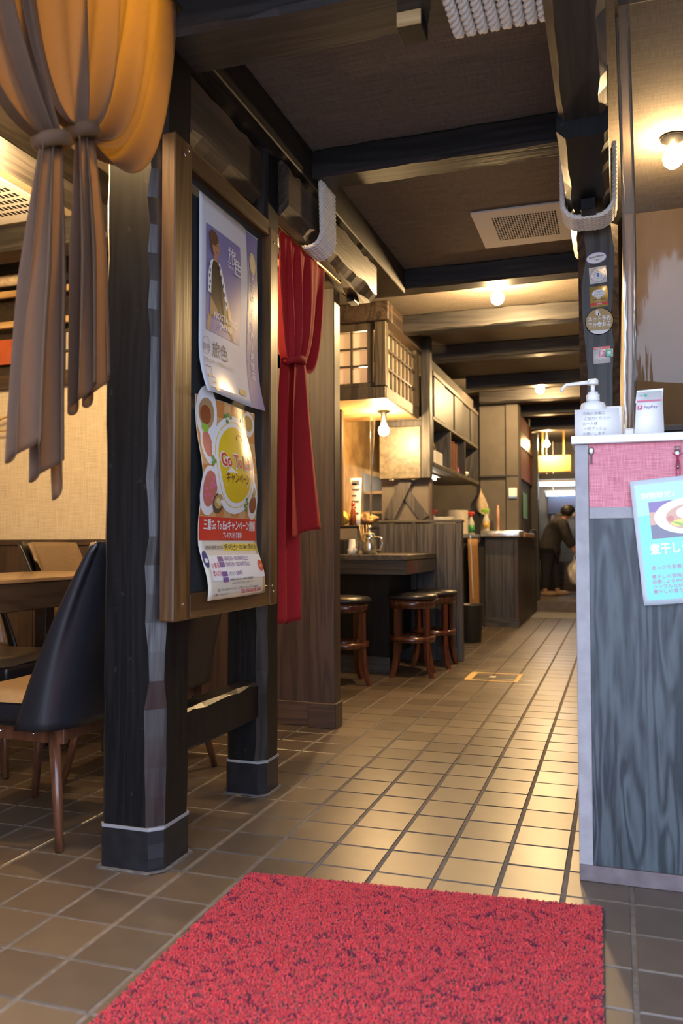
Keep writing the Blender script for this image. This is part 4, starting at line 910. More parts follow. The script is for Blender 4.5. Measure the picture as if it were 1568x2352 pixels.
mb = MB(); mb.tube([(-2.50, 1.53, 2.295), (-2.485, 1.53, 2.295)], 0.038, 14); mb.build('end_disc', 'enamel_black', rb)
sj = thing('lattice_window', (-2.1, 1.62, 1.79), 'small paper lattice window high behind the curtain ends', 'window')
bx('paper_pane', 'shoji', sj, -2.38, -2.05, 1.640, 1.645, 1.80, 2.02)
for x_ in (-2.38, -2.30, -2.22, -2.14, -2.06): bx('lattice_bar', 'lattice', sj, x_-0.006, x_+0.006, 1.628, 1.640, 1.79, 2.03)
for z_ in (1.80, 1.91, 2.02): bx('lattice_bar', 'lattice', sj, -2.385, -2.05, 1.626, 1.640, z_-0.006, z_+0.006)
# ceiling vents
def vent(name, label, x0, x1, y0, y1, z, nx, ny, fx0, fx1, fy0, fy1, group):
    t = thing(name, ((x0+x1)/2, (y0+y1)/2, z), label, 'vent', group)
    bx('frame_plate', 'vent_white', t, x0, x1, y0, y1, z-0.010, z, bev=0.003)
    mb = MB(); w = (fx1-fx0)/nx; h = (fy1-fy0)/ny
    for i in range(nx):
        for j in range(ny): mb.box(fx0+w*(i+0.22), fx0+w*(i+0.78), fy0+h*(j+0.22), fy0+h*(j+0.78), z-0.0112, z-0.0098)
    tag(mb.build('perforations', 'hole_dark', t), kind='stuff')
vent('ceiling_vent', 'white perforated ceiling vent over the aisle beside the roped stub', -0.175, 0.285, 1.68, 2.165, 2.409, 24, 14, -0.09, 0.21, 1.76, 2.07, 'ceiling vents')
vent('ceiling_vent', 'cream perforated ceiling vent above the dining nook at the left edge', -2.50, -1.98, 0.66, 1.09, 2.409, 16, 5, -2.42, -2.02, 0.74, 1.02, 'ceiling vents')
tag(bx('ceiling_beam', 'beam_y', None, -1.72, -1.54, -1.34, 1.57, 2.27, 2.409, bev=0.004), 'dark ceiling beam above the dining nook, left of the ochre curtain', 'beam')
tag(bx('cross_beam', 'beam_x', None, -3.0, -1.725, 1.12, 1.26, 2.28, 2.409, bev=0.004), 'short dark beam beside the cream vent above the nook', 'beam')

# ------------------------------------------------------------------ lamps
def bulb(label, x, y, z, zc, kind, r=0.038):
    t = thing('bare_bulb_lamp', (x, y, z), label, 'lamp', 'bare bulbs')
    mb = MB(); mb.lathe([(0.045, zc), (0.045, zc-0.012), (0.022, zc-0.02), (0.020, z+r+0.012)][::-1], (x, y, 0), 16); mb.build('socket', 'enamel_black', t)
    mb = MB(); mb.lathe([(1e-6, -r), (r*0.5, -r*0.87), (r*0.87, -r*0.5), (r, 0), (r*0.9, r*0.45), (r*0.55, r*0.95), (r*0.42, r*1.35)], (x, y, z), 18); mb.build('bulb', 'bulb_glow_'+kind, t)
bulb('bare warm bulb under the aisle ceiling, largest and nearest in the aisle', -0.187, 2.70, 2.290, 2.41, 'aisle')
bulb('bare warm bulb further down the aisle, beside the sanitizer nozzle', -0.205, 5.72, 2.285, 2.41, 'aisle')
bulb('bare warm bulb over the far room, smallest in the distance', -0.425, 9.30, 2.185, 2.41, 'far')
bulb('bare warm bulb hanging below the shoji lantern box', -1.085, 3.45, 1.650, 1.790, 'kitchen')
bulb('bare warm bulb behind the vinyl screen at the right edge', 0.678, 1.21, 2.325, 2.41, 'screen')
bulb('bare warm bulb hidden right behind the ochre curtain', -1.0, -0.28, 2.20, 2.41, 'drape')
bulb('bare warm bulb above the dining table, left of the picture edge', -1.78, 0.28, 2.18, 2.41, 'nook')
bulb('unseen bulb added inside the shoji lantern box to brighten its panes', -1.22, 3.40, 2.12, 2.285, 'lantern')  # unseen bulb, added so the paper panes look bright

# ------------------------------------------------------------------ bar counter and stools
bc = thing('bar_counter', (-1.15, 3.45, 0), 'L-shaped bar counter with thick dark fascia behind the stools', 'counter')
bx('bar_top', 'grey_wood_y', bc, -1.495, -0.810, 3.00, 3.888, 0.752, 0.787, bev=0.003)
bx('fascia', 'beam_x', bc, -1.495, -0.815, 3.006, 3.03, 0.660, 0.7515, bev=0.002)
bx('fascia_end', 'stool_wood', bc, -0.838, -0.814, 3.0305, 3.30, 0.660, 0.7515, bev=0.002)
bx('fascia_return', 'grey_wood', bc, -0.838, -0.814, 3.301, 3.888, 0.660, 0.7515, bev=0.002)
bx('front_panel', 'post_black', bc, -1.495, -1.02, 3.26, 3.28, 0.10, 0.6595); bx('side_panel', 'post_black', bc, -1.02, -1.0, 3.26, 3.888, 0.10, 0.6595)
bx('kick_board', 'grey_wood_x', bc, -1.495, -0.99, 3.24, 3.26, 0, 0.0995)
sc_ = thing('counter_screen', (-0.93, 3.91, 0), 'tall grey grained wooden screen closing the end of the bar', 'screen')
for k in range(4): bx('board', 'grey_wood', sc_, -1.249+k*0.146, -1.249+(k+1)*0.146-0.002, 3.892, 3.925, 0.0, 1.006, bev=0.0015)
bx('end_post', 'grey_wood', sc_, -0.664, -0.618, 3.888, 3.95, 0, 1.012, bev=0.003); bx('cap_rail', 'grey_wood_x', sc_, -1.25, -0.612, 3.884, 3.955, 1.0125, 1.032, bev=0.003)
bx('skirting', 'grey_wood_x', sc_, -0.80, -0.66, 3.884, 3.8915, 0, 0.10)
def make_stool():
    t = thing('bar_stool', (0, 0, 0), 'stool', 'stool', 'round wooden bar stools')
    mb = MB(); mb.lathe([(0.150, 0.497), (0.166, 0.503), (0.168, 0.515), (0.155, 0.529), (0.10, 0.536), (1e-6, 0.538)], (0, 0, 0), 32); mb.build('seat_pad', 'leather_black', t)
    mb = MB(); mb.lathe([(0.132, 0.440), (0.148, 0.440), (0.150, 0.496), (0.134, 0.496), (0.132, 0.440)], (0, 0, 0), 32); mb.build('apron_ring', 'stool_wood', t)
    mb = MB(); mb.lathe([(0.120, 0.222), (0.150, 0.222), (0.152, 0.256), (0.122, 0.258), (0.120, 0.222)], (0, 0, 0), 32); mb.build('foot_ring', 'stool_wood', t)
    for k in range(4):
        a = PI/4+k*PI/2; prof = [(0.133, 0.492), (0.132, 0.38), (0.134, 0.24), (0.142, 0.13), (0.160, 0.05), (0.182, 0.0)]
        mb = MB(); vs = []; fs = []
        for i, (r, z) in enumerate(prof):
            for (dr, dt) in ((-0.013, -0.017), (0.013, -0.017), (0.013, 0.017), (-0.013, 0.017)):
                q = 1.0 if z > 0.06 else 0.85; rr2 = r+dr*q; tt = dt*q
                vs.append((rr2*math.cos(a)-tt*math.sin(a), rr2*math.sin(a)+tt*math.cos(a), z))
        n = len(prof)
        for i in range(n-1):
            for j in range(4): fs.append((i*4+j, i*4+(j+1) % 4, (i+1)*4+(j+1) % 4, (i+1)*4+j))
        fs += [(3, 2, 1, 0), ((n-1)*4, (n-1)*4+1, (n-1)*4+2, (n-1)*4+3)]
        mb.add(vs, fs); mb.build('leg', 'stool_wood', t)
    return t
st = make_stool(); st.location = (-0.825, 3.20, 0); st.rotation_euler = (0, 0, 0.18); st['label'] = 'round dark wooden bar stool at the bar corner, fully in view'
copy_tree(st, (-1.15, 2.76, 0), 0.5, 'round dark wooden bar stool half hidden by the brown partition end')
copy_tree(st, (-0.775, 3.64, 0), 0.0, 'round dark wooden bar stool nearest the tall grey screen, behind another stool')

# ------------------------------------------------------------------ shoji lantern box over the bar
sx = thing('shoji_box', (-1.4, 3.42, 1.79), 'hanging wooden lantern box with paper lattice sides above the bar', 'cabinet')
bx('bottom_board', 'light_wood', sx, -1.495, -0.940, 2.965, 3.888, 1.790, 1.802)
bx('bottom_rail', 'lattice', sx, -1.495, -0.936, 2.950, 2.970, 1.7895, 1.868, bev=0.003); bx('bottom_rail', 'lattice', sx, -0.955, -0.932, 2.971, 3.888, 1.7895, 1.868, bev=0.003)
bx('corner_post', 'lattice', sx, -1.005, -0.930, 2.945, 3.00, 1.869, 2.285, bev=0.003)
bx('lintel', 'hewn_y', sx, -1.495, -0.905, 2.915, 3.01, 2.286, 2.405, bev=0.004); bx('lintel', 'hewn_y', sx, -0.975, -0.905, 3.012, 3.888, 2.286, 2.405, bev=0.004)
bx('sash_frame', 'lattice', sx, -1.495, -1.008, 2.955, 2.985, 2.235, 2.285, bev=0.002); bx('sash_frame', 'lattice', sx, -1.495, -1.008, 2.955, 2.985, 1.869, 1.895, bev=0.002)
bx('sash_frame', 'lattice', sx, -1.058, -1.022, 2.955, 2.985, 1.896, 2.234, bev=0.002)
for k in range(4):
    for r in range(3):
        x1 = -1.058-k*0.112; z0 = 1.897+r*0.113
        bx('paper_pane', 'shoji', sx, x1-0.100, x1-0.002, 2.972, 2.976, z0+0.004, z0+0.104)
    if k: bx('lattice_bar', 'lattice', sx, -1.058-k*0.112-0.002, -1.058-k*0.112+0.012, 2.958, 2.978, 1.896, 2.234)
for r in (1, 2): bx('lattice_bar', 'lattice', sx, -1.495, -1.058, 2.960, 2.976, 1.897+r*0.113-0.007, 1.897+r*0.113+0.004)
bx('paper_pane', 'shoji', sx, -0.960, -0.956, 3.03, 3.80, 1.875, 2.25)
for k in range(8): bx('lattice_bar', 'lattice', sx, -0.955, -0.937, 3.02+k*0.108, 3.038+k*0.108, 1.870, 2.25)
for z_ in (1.985, 2.11, 2.225): bx('lattice_bar', 'lattice', sx, -0.953, -0.935, 3.02, 3.80, z_, z_+0.014)
bx('end_stile', 'lattice', sx, -0.960, -0.930, 3.80, 3.888, 1.869, 2.285, bev=0.002)
tag(bx('kitchen_post', 'grey_wood', None, -0.922, -0.852, 3.90, 3.98, 1.345, 2.405, bev=0.004), 'grey square post between the shoji box and the shelf cabinet', 'post')
hp = tag(bx('hood_panel', 'hood_plaster', None, -1.245, -0.925, 3.90, 3.94, 1.345, 1.735, bev=0.004), 'rough plastered panel catching the lamp light below the shoji box', 'panel')
xb = thing('cross_brace', (-1.05, 3.96, 1.035), 'two crossed grey boards in front of the dark kitchen opening', 'brace')
mb = MB(); mb.bar((-1.19, 3.952, 1.045), (-1.045, 3.952, 1.335), 0.09, 0.014, 0, (0, 1, 0)); mb.build('board', 'grey_wood', xb)
mb = MB(); mb.bar((-0.915, 3.972, 1.045), (-1.115, 3.972, 1.315), 0.075, 0.014, 0, (0, 1, 0)); mb.build('board', 'grey_wood', xb)
bx('back_panel', 'wall_taupe', xb, -1.25, -0.875, 3.985, 3.998, 1.033, 1.34); bx('upright', 'brown_panel', xb, -0.874, -0.852, 3.957, 3.998, 1.033, 1.344)

# shelf cabinet facing the aisle
cb = thing('shelf_cabinet', (-1.05, 5.1, 1.44), 'long wall cabinet with sliding doors and open shelf along the aisle', 'cabinet')
bx('shelf_board', 'grey_wood_y', cb, -1.25, -0.845, 4.0, 6.15, 1.440, 1.472, bev=0.003); bx('middle_board', 'grey_wood_y', cb, -1.25, -0.850, 4.0, 6.15, 1.795, 1.822, bev=0.003)
bx('top_board', 'grey_wood_y', cb, -1.25, -0.845, 4.0, 6.15, 2.13, 2.165, bev=0.003); bx('back_board', 'wall_taupe', cb, -1.26, -1.25, 4.0, 6.15, 1.44, 2.165)
for k in range(5):
    y0 = 4.06+k*0.42; d_ = bx('sliding_door', 'grey_wood', cb, -0.876 if k % 2 else -0.866, -0.862 if k % 2 else -0.852, y0, y0+0.40, 1.823, 2.129, bev=0.002)
for y_ in (4.0, 4.70, 5.40, 6.12): bx('divider', 'grey_wood', cb, -1.25, -0.855, y_, y_+0.03, 1.473, 1.794)
bx('upper_fill', 'wall_taupe', cb, -1.25, -0.90, 4.0, 6.15, 2.166, 2.29)
wc = thing('utensil_box', (-0.93, 4.35, 1.473), 'white box with chopsticks on the open shelf', 'box')
bx('box_body', 'white_plastic', wc, -0.985, -0.880, 4.22, 4.50, 1.473, 1.585, bev=0.004)
for k in range(4):
    mb = MB(); mb.tube([(-0.94+0.012*k, 4.30+0.02*k, 1.58), (-0.955+0.012*k, 4.24+0.02*k, 1.735-0.02*k)], 0.003, 6); mb.build('chopstick', 'light_wood', wc)
for k in range(7):
    tag(bx('menu_book', 'p_dkmeat' if k % 2 else 'chair_wood', None, -1.02, -0.875, 4.80+0.05*k, 4.842+0.05*k, 1.4725, 1.74-0.012*(k % 3), bev=0.003), 'brown bound menu book standing on the open shelf beside the white box', 'book', 'menu books on the shelf')
tag(MB().lathe([(0.02, 0), (0.045, 0.03), (0.05, 0.055), (0.046, 0.055), (0.02, 0.01)], (-0.91, 5.62, 1.4725), 18).build('bowl', 'plate'), 'small white bowl at the far end of the open shelf', 'bowl')
tag(MB().lathe([(0.03, 0), (0.03, 0.05), (0.02, 0.06), (0.02, 0.09), (0.022, 0.09)], (-0.92, 5.30, 1.4725), 14).build('jar', 'p_magenta'), 'small purple jar on the open shelf', 'jar')

# kitchen pass under the shelf
kc = thing('kitchen_worktop', (-1.1, 5.4, 0), 'kitchen worktop behind the grey screen holding plates and sprays', 'counter')
bx('top', 'steel_dull', kc, -1.38, -0.875, 4.75, 6.40, 0.905, 0.945, bev=0.003); bx('body', 'grey_wood', kc, -1.36, -0.90, 4.80, 6.38, 0, 0.9045)
hs = thing('steel_shelf_unit', (-1.4, 5.2, 0.95), 'stainless kitchen shelf unit seen through the pass', 'shelf')
for z_ in (1.10, 1.26): bx('shelf', 'steel', hs, -1.49, -1.25, 4.3, 5.9, z_, z_+0.02)
for y_ in (4.32, 5.08, 5.86): bx('upright', 'steel', hs, -1.28, -1.25, y_, y_+0.02, 0.946, 1.43)
bx('back_sheet', 'steel_dull', hs, -1.498, -1.492, 4.3, 5.9, 0.95, 1.43)
tl = thing('kitchen_tube_lamp', (-1.03, 4.5, 1.40), 'white tube lamp glowing under the wall cabinet in the kitchen pass', 'lamp')
mb = MB(); mb.tube([(-1.03, 4.20, 1.412), (-1.03, 4.90, 1.412)], 0.012, 10); mb.build('tube', 'tube_glow_kitchen', tl); bx('housing', 'white_plastic', tl, -1.07, -0.99, 4.15, 4.95, 1.427, 1.4385)
pl = MB().lathe([(0.06, 0), (0.092, 0.001), (0.100, 0.003), (0.101, 0.0088), (0.097, 0.0100), (0.060, 0.0055), (1e-6, 0.0055)], (0, 0, 0), 28)
p0 = None
for k, (cx, cy, n) in enumerate(((-0.985, 5.72, 20), (-1.02, 5.18, 13))):
    for i in range(n):
        if p0 is None:
            o = pl.build('plate', 'plate'); p0 = o
        else:
            o = p0.copy(); COL.objects.link(o)
        o.location = (cx+random.uniform(-1, 1)*0.002, cy+random.uniform(-1, 1)*0.002, 0.9455+0.0112*i)
        tag(o, ('cream plate in the taller stack beside the spray bottles', 'cream plate in the lower stack nearer the grey screen')[k], 'plate', ('taller stack of plates', 'lower stack of plates')[k])
def spray(label, x, y, head, body, lab, zb=0.9455):
    t = thing('spray_bottle', (x, y, zb), label, 'bottle', 'spray bottles by the plates')
    mb = MB(); mb.lathe([(0.034, 0), (0.036, 0.004), (0.036, 0.10), (0.026, 0.135), (0.013, 0.165), (0.013, 0.175)], (x, y, zb), 18); mb.build('body', body, t)
    if lab: mb = MB(); mb.lathe([(0.0365, 0.015), (0.0365, 0.092)], (x, y, zb), 18); mb.build('label_band', lab, t)
    mb = MB(); mb.lathe([(0.015, 0.1755), (0.015, 0.195), (0.010, 0.20)], (x, y, zb), 12)
    mb.box(x-0.050, x+0.035, y-0.011, y+0.011, zb+0.1985, zb+0.2245, bev=0.005); mb.bar((x-0.035, y, zb+0.2005), (x-0.042, y, zb+0.1645), 0.010, 0.006); mb.build('trigger_head', head, t)
spray('spray bottle with white and red head and green label', -0.925, 6.12, 'spray_red', 'spray_body', 'label_green')
spray('spray bottle with lime green trigger head', -0.820, 6.425, 'spray_green', 'spray_body', 'p_gold', 0.9855)
spray('spray bottle with red head half hidden behind the lower plate stack', -1.16, 5.46, 'spray_red', 'spray_body', None)
hb = thing('cloth_bag', (-0.885, 6.52, 1.16), 'beige cloth hanging on the grey wall above the spray bottles', 'cloth')
mb = MB()
def bagf(a, b):
    z = 1.16+0.27*b; w = 0.075*math.sin(PI*min(1, 0.25+b*0.85))**0.7*(0.55+0.45*(1-b)); an = a*2*PI
    return (-0.885+w*math.cos(an)+0.02*(1-b), 6.515+0.03*math.sin(an)+0.006*math.sin(4*an), z-0.03*math.cos(an)*(1-b))
mb.grid(20, 12, bagf); mb.build('cloth', 'jute', hb)
mb = MB(); mb.tube([(-0.885, 6.56, 1.435), (-0.885, 6.50, 1.425)], 0.006, 8); mb.build('hook', 'steel', hb)

# low counter with foil edge and tall taupe column
lc = thing('low_counter', (-0.70, 7.2, 0), 'grey panelled low counter with foil-wrapped top further down the aisle', 'counter')
bx('body', 'grey_wood', lc, -0.84, -0.545, 6.45, 6.80, 0.0, 0.918, bev=0.003); bx('corner_post', 'brown_panel', lc, -0.544, -0.500, 6.45, 7.95, 0.0, 0.918, bev=0.003)
bx('plinth', 'grey_wood_x', lc, -0.845, -0.495, 6.44, 6.449, 0, 0.09, bev=0.002); bx('foil_top', 'foil', lc, -0.868, -0.475, 6.36, 6.80, 0.919, 0.985, bev=0.006); bx('wooden_top', 'orange_wood', lc, -0.549, -0.47, 6.801, 7.95, 0.919, 0.965, bev=0.004)
tag(MB().lathe([(0.016, 0), (0.016, 0.22), (0.010, 0.235), (0.010, 0.26)], (-0.70, 6.44, 0.986), 12).build('bottle', 'p_peach'), 'slim pale bottle standing on the foil-wrapped counter top', 'bottle')
cl = thing('taupe_column', (-0.70, 6.8, 0.986), 'broad taupe wall column rising behind the foil-wrapped counter', 'column')
bx('left_panel', 'wall_taupe', cl, -0.90, -0.628, 6.56, 6.62, 0.986, 2.405, bev=0.002); bx('right_panel', 'wall_taupe', cl, -0.624, -0.500, 6.53, 6.80, 0.986, 2.405, bev=0.002)
bx('band', 'beam_x', cl, -0.90, -0.498, 6.525, 6.56, 1.545, 1.56)
sw = thing('wall_switch', (-0.56, 6.525, 1.33), 'white wall switch plate on the taupe column', 'switch')
bx('plate', 'white_plastic', sw, -0.600, -0.515, 6.520, 6.529, 1.335, 1.425, bev=0.003); bx('label_strip', 'p_blue', sw, -0.598, -0.517, 6.518, 6.528, 1.318, 1.333)
wl = struct(bx('wall_aisle_left', 'wall_taupe', None, -0.90, -0.575, 6.82, 9.3, 0.0, 2.405))
for z0, z1 in ((1.58, 1.93), (2.12, 2.30)): bx('orange_panel', 'orange_wall', wl, -0.562, -0.552, 6.95, 8.55, z0, z1, bev=0.002)
bx('trim_board', 'light_wood', wl, -0.565, -0.545, 6.95, 9.2, 1.94, 2.11, bev=0.003); bx('lower_panel', 'brown_panel', wl, -0.562, -0.550, 7.96, 9.2, 0, 0.9, bev=0.002)
tag(bx('door_jamb', 'beam_y', None, -0.60, -0.49, 8.62, 8.78, 0.131, 2.26, bev=0.004), 'dark door jamb at the left of the far doorway', 'jamb')
tag(bx('sliding_door', 'grey_wood', None, -0.545, -0.500, 8.05, 8.44, 0.005, 1.02, bev=0.003), 'grey sliding door leaf beside the low counter end', 'door')
gb = thing('green_banner', (-0.53, 7.65, 1.14), 'narrow mint green notice strip on the wall past the column', 'banner')
bx('strip', 'green_banner', gb, -0.549, -0.545, 7.45, 7.85, 1.14, 1.43)

# things in the gap by the kitchen entrance
tbn = thing('waste_bin', (-0.75, 5.12, 0), 'black plastic waste bin behind the grey screen end', 'bin')
mb = MB(); mb.lathe([(0.085, 0.0), (0.090, 0.004), (0.105, 0.31), (0.110, 0.315), (0.110, 0.325), (0.100, 0.325), (0.085, 0.01)], (-0.765, 5.12, 0), 24); mb.build('tub', 'bin_black', tbn)
ap = thing('hanging_apron', (-0.82, 5.9, 0.12), 'brown cloth hanging from the worktop edge above the bin', 'cloth')
mb = MB(); mb.grid(24, 10, lambda a, b: (-0.862+0.016*math.sin(a*13+1)*(1-0.5*b), 5.55+0.55*a+0.02*math.sin(5*b), 0.10+0.03*math.sin(9*a)*(1-b)+0.80*b)); smod(mb.build('cloth', 'apron', ap), 0.004)
tag(bx('timber_upright', 'orange_wood', None, -0.885, -0.860, 4.86, 4.90, 0.0, 0.90, bev=0.003), 'narrow orange wooden upright beside the waste bin', 'timber')
tag(bx('paper_roll', 'paper', None, -0.885, -0.858, 5.00, 5.16, 0.40, 0.85, bev=0.01), 'white paper sheet hanging under the worktop behind the screen', 'paper')
mb = MB(); mb.tube([(-0.828, 5.50+0.01*k, 0.93-0.045*k+(0.0 if k < 12 else 0.01*(k-12)**2)) for k in range(16)], 0.005, 6); tag(mb.build('power_cord', 'white_plastic'), 'white cord hanging down over the brown cloth', 'cord')

# tape rectangle and scraps on the floor
tp = thing('floor_tape', (-0.30, 3.28, 0), 'yellowed tape rectangle stuck on the aisle floor', 'tape')
for (x0, x1, y0, y1, m) in ((-0.47, -0.14, 3.105, 3.130, 'tape'), (-0.47, -0.14, 3.41, 3.435, 'tape'), (-0.475, -0.43, 3.131, 3.409, 'tape'), (-0.165, -0.14, 3.131, 3.409, 'tape'), (-0.335, -0.295, 3.24, 3.30, 'tape_white')):
    bx('strip', m, tp, x0, x1, y0, y1, 0.0003, 0.0012)

# ------------------------------------------------------------------ condiments and clutter on the bar
BT = 0.7875
tag(MB().lathe([(0.030, 0), (0.031, 0.035), (0.024, 0.04), (0.022, 0.09), (0.020, 0.095), (0.020, 0.10)], (-1.215, 3.12, BT), 18).build('seasoning_shaker', 'white_plastic'), 'white-based seasoning shaker on the bar top', 'shaker')
tag(MB().lathe([(0.022, 0), (0.026, 0.085), (0.0245, 0.085), (0.021, 0.004)], (-1.150, 3.10, BT), 18).build('tumbler', 'glass'), 'small glass tumbler between the shaker and the steel pitcher', 'glass')
pt = thing('steel_pitcher', (-1.09, 3.12, BT), 'shiny steel pitcher with handle on the bar top', 'pitcher')
mb = MB(); mb.lathe([(0.040, 0), (0.046, 0.01), (0.050, 0.05), (0.042, 0.095), (0.036, 0.11), (0.040, 0.125)], (-1.095, 3.12, BT), 24); mb.build('body', 'steel', pt)
mb = MB(); mb.lathe([(0.040, 0.1255), (0.030, 0.140), (0.010, 0.147), (0.008, 0.165), (0.016, 0.172), (0.012, 0.186), (1e-6, 0.190)], (-1.095, 3.12, BT), 20); mb.build('lid', 'steel', pt)
mb = MB(); mb.tube([(-1.055, 3.12, BT+0.115), (-1.015, 3.12, BT+0.110), (-1.005, 3.12, BT+0.07), (-1.022, 3.12, BT+0.03), (-1.048, 3.12, BT+0.025)], 0.006, 8); mb.build('handle', 'steel', pt)
tag(bx('napkin_box', 'enamel_black', None, -1.36, -1.265, 3.10, 3.24, BT, BT+0.10, bev=0.004), 'black box on the bar top at the edge of the brown partition', 'box')
ck = thing('chopstick_holder', (-1.165, 3.28, BT), 'dark chopstick holder with pale chopsticks behind the pitcher', 'holder')
mb = MB(); mb.lathe([(0.030, 0), (0.032, 0.09), (0.028, 0.09), (0.026, 0.01)], (-1.165, 3.28, BT), 16); mb.build('cup', 'enamel_black', ck)
for k in range(6):
    a = k*1.05; mb = MB(); mb.tube([(-1.165+0.012*math.cos(a), 3.28+0.012*math.sin(a), BT+0.012), (-1.175+0.04*math.cos(a), 3.28+0.03*math.sin(a), BT+0.20)], 0.0035, 6); mb.build('chopstick', 'light_wood', ck)
lg = thing('serving_ledge', (-1.37, 3.6, BT), 'raised ledge along the back of the bar with clutter on it', 'ledge')
bx('ledge_body', 'steel_dull', lg, -1.495, -1.255, 3.36, 3.886, BT, 0.968, bev=0.003); bx('ledge_top', 'enamel_black', lg, -1.495, -1.240, 3.345, 3.886, 0.969, 0.985, bev=0.003)
LT = 0.9855
bt = thing('sauce_bottle', (-1.315, 3.46, LT), 'dark red sauce bottle in front of the menu sheet', 'bottle')
mb = MB(); mb.lathe([(0.022, 0), (0.023, 0.09), (0.014, 0.115), (0.012, 0.14)], (-1.315, 3.46, LT), 14); mb.build('body', 'p_dkmeat', bt); mb = MB(); mb.lathe([(0.014, 0.1405), (0.014, 0.165)], (-1.315, 3.46, LT), 12); mb.build('cap', 'p_red', bt)
ms = thing('menu_sheet', (-1.335, 3.52, LT), 'white menu sheet standing on the ledge under the shoji box', 'sheet')
def PM(u, v): return Vector((-1.365+u+0.03*v, 3.52, LT+0.001+v))
mb = MB(); mb.grid(2, 6, lambda a, b: PM(a*0.085, b*0.34)); smod(mb.build('card', 'paper', ms), 0.001)
S = Sheet(PM, (0, -1, 0), 0.085, 0.34)
for k in range(7): S.rect(0.015, 0.04+0.042*k, 0.05+0.02*(k % 2), 0.052+0.042*k, 'p_ink', 2, 1)
S.rect(0.015, 0.29, 0.07, 0.325, 'p_greyink', 2, 1); S.build('print', ms, True)
vb = thing('vinyl_strip', (-1.21, 3.55, 1.02), 'narrow clear vinyl curtain with a ring, hanging below the kitchen bulb', 'curtain')
mb = MB(); mb.grid(10, 14, lambda a, b: (-1.235+0.05*a*(0.25+0.75*b), 3.60+0.015*math.sin(a*9+b*3), 1.06+b*0.72)); mb.build('strip', 'vinyl_clear', vb)
mb = MB(); mb.tube([(-1.222+0.016*math.cos(k*PI/8), 3.60, 1.03+0.016*math.sin(k*PI/8)) for k in range(16)], 0.003, 6, closed=True); mb.build('ring', 'brass', vb)
tag(bx('timber_upright', 'brown_panel', None, -1.40, -1.345, 3.30, 3.34, 0.986, 1.789, bev=0.003), 'dark upright board between the partition and the stained kitchen wall', 'timber')

# ------------------------------------------------------------------ far room
fs_ = thing('hanging_sign', (-0.355, 9.55, 1.82), 'plain yellow sign board hanging at the far doorway', 'sign')
bx('board', 'sign_yellow', fs_, -0.588, -0.125, 9.55, 9.59, 1.825, 2.058, bev=0.012)
for x_ in (-0.50, -0.22): bx('hanger', 'brass', fs_, x_-0.012, x_+0.012, 9.56, 9.575, 2.059, 2.405)
tag(bx('door_header', 'beam_x', None, -0.56, 0.48, 9.62, 9.72, 1.735, 1.81, bev=0.004), 'dark header board above the lit far doorway', 'header')
for k, (y_, z_, x0, x1) in enumerate(((10.2, 1.705, -0.60, 0.05), (10.9, 1.60, -0.56, 0.0))):
    t = thing('tube_lamp', (-0.3, y_, z_), ('upper white fluorescent tube in the far room', 'lower white fluorescent tube above the dark blue board')[k], 'lamp', 'fluorescent tubes in the far room')
    mb = MB(); mb.tube([(x0, y_, z_), (x1, y_, z_)], 0.026, 12); mb.build('tube', 'tube_glow', t); bx('housing', 'white_plastic', t, x0-0.03, x1+0.03, y_-0.05, y_+0.05, z_+0.028, z_+0.06, bev=0.004)
    for x_ in (x0+0.1, x1-0.1): bx('hanger_rod', 'steel_dull', t, x_-0.006, x_+0.006, y_-0.006, y_+0.006, z_+0.061, 2.41)
tag(bx('dark_board', 'screen_blue', None, -0.56, -0.02, 11.05, 11.095, 1.30, 1.58, bev=0.004), 'dark blue board on the far wall behind the person', 'board')
fp = thing('wall_notice', (-0.47, 11.09, 1.09), 'printed paper notice on the far wall left of the person', 'notice')
def PF(u, v): return Vector((-0.555+u, 11.092, 1.07+v))
mb = MB(); mb.grid(1, 1, lambda a, b: PF(a*0.165, b*0.245)); smod(mb.build('sheet', 'wall_plain', fp), 0.002)
S = Sheet(PF, (0, -1, 0), 0.165, 0.245); S.rect(0.0, 0.225, 0.12, 0.243, 'p_ink', 3, 1); S.rect(0.0, 0.005, 0.03, 0.03, 'p_ink', 3, 1); S.rect(0.045, 0.01, 0.16, 0.22, 'p_greyink', 2, 1); S.build('print', fp, True)
tag(bx('bench', 'brown_x', None, -0.62, 0.45, 10.75, 11.05, 0.131, 0.58, bev=0.006), 'low brown bench along the far wall behind the person', 'bench')

wb = thing('white_bag', (-0.075, 9.50, 0.30), 'white plastic bag hanging from the hand of the bending person', 'bag')
def lump(cx, cy, cz, rx, ry, rz, seed, n=28, k=0.16, neck=0.0):
    rr = random.Random(seed); ph = [rr.uniform(0, 6) for _ in range(6)]
    def f(a, b):
        th = a*2*PI; p = PI*b; q = 1+k*(math.sin(3*th+ph[0]+2*math.sin(2*p+ph[1]))*0.5+math.sin(5*th+ph[2]+4*p)*0.3+math.sin(8*th+ph[3]+5*p+ph[4])*0.2)*math.sin(p)
        z = -math.cos(p); r = math.sin(p)*q
        if neck and b > 0.6: r = r*(1-neck*(b-0.6)/0.4)
        return (cx+rx*r*math.cos(th), cy+ry*r*math.sin(th), cz+rz*z*(1+0.06*math.sin(4*th+ph[5])*math.sin(p)))
    m = MB(); m.grid(n, n, f); return m
lump(-0.075, 9.50, 0.46, 0.115, 0.10, 0.17, 4, 32, 0.2, 0.45).build('sack', 'mask', wb)
for sx_ in (-1, 1):
    mb = MB(); mb.tube([(-0.075+0.03*sx_, 9.50, 0.60), (-0.075+0.022*sx_, 9.50, 0.67), (-0.077, 9.50, 0.715)], [0.014, 0.009, 0.006], 8, flat=0.4); mb.build('handle', 'mask', wb)
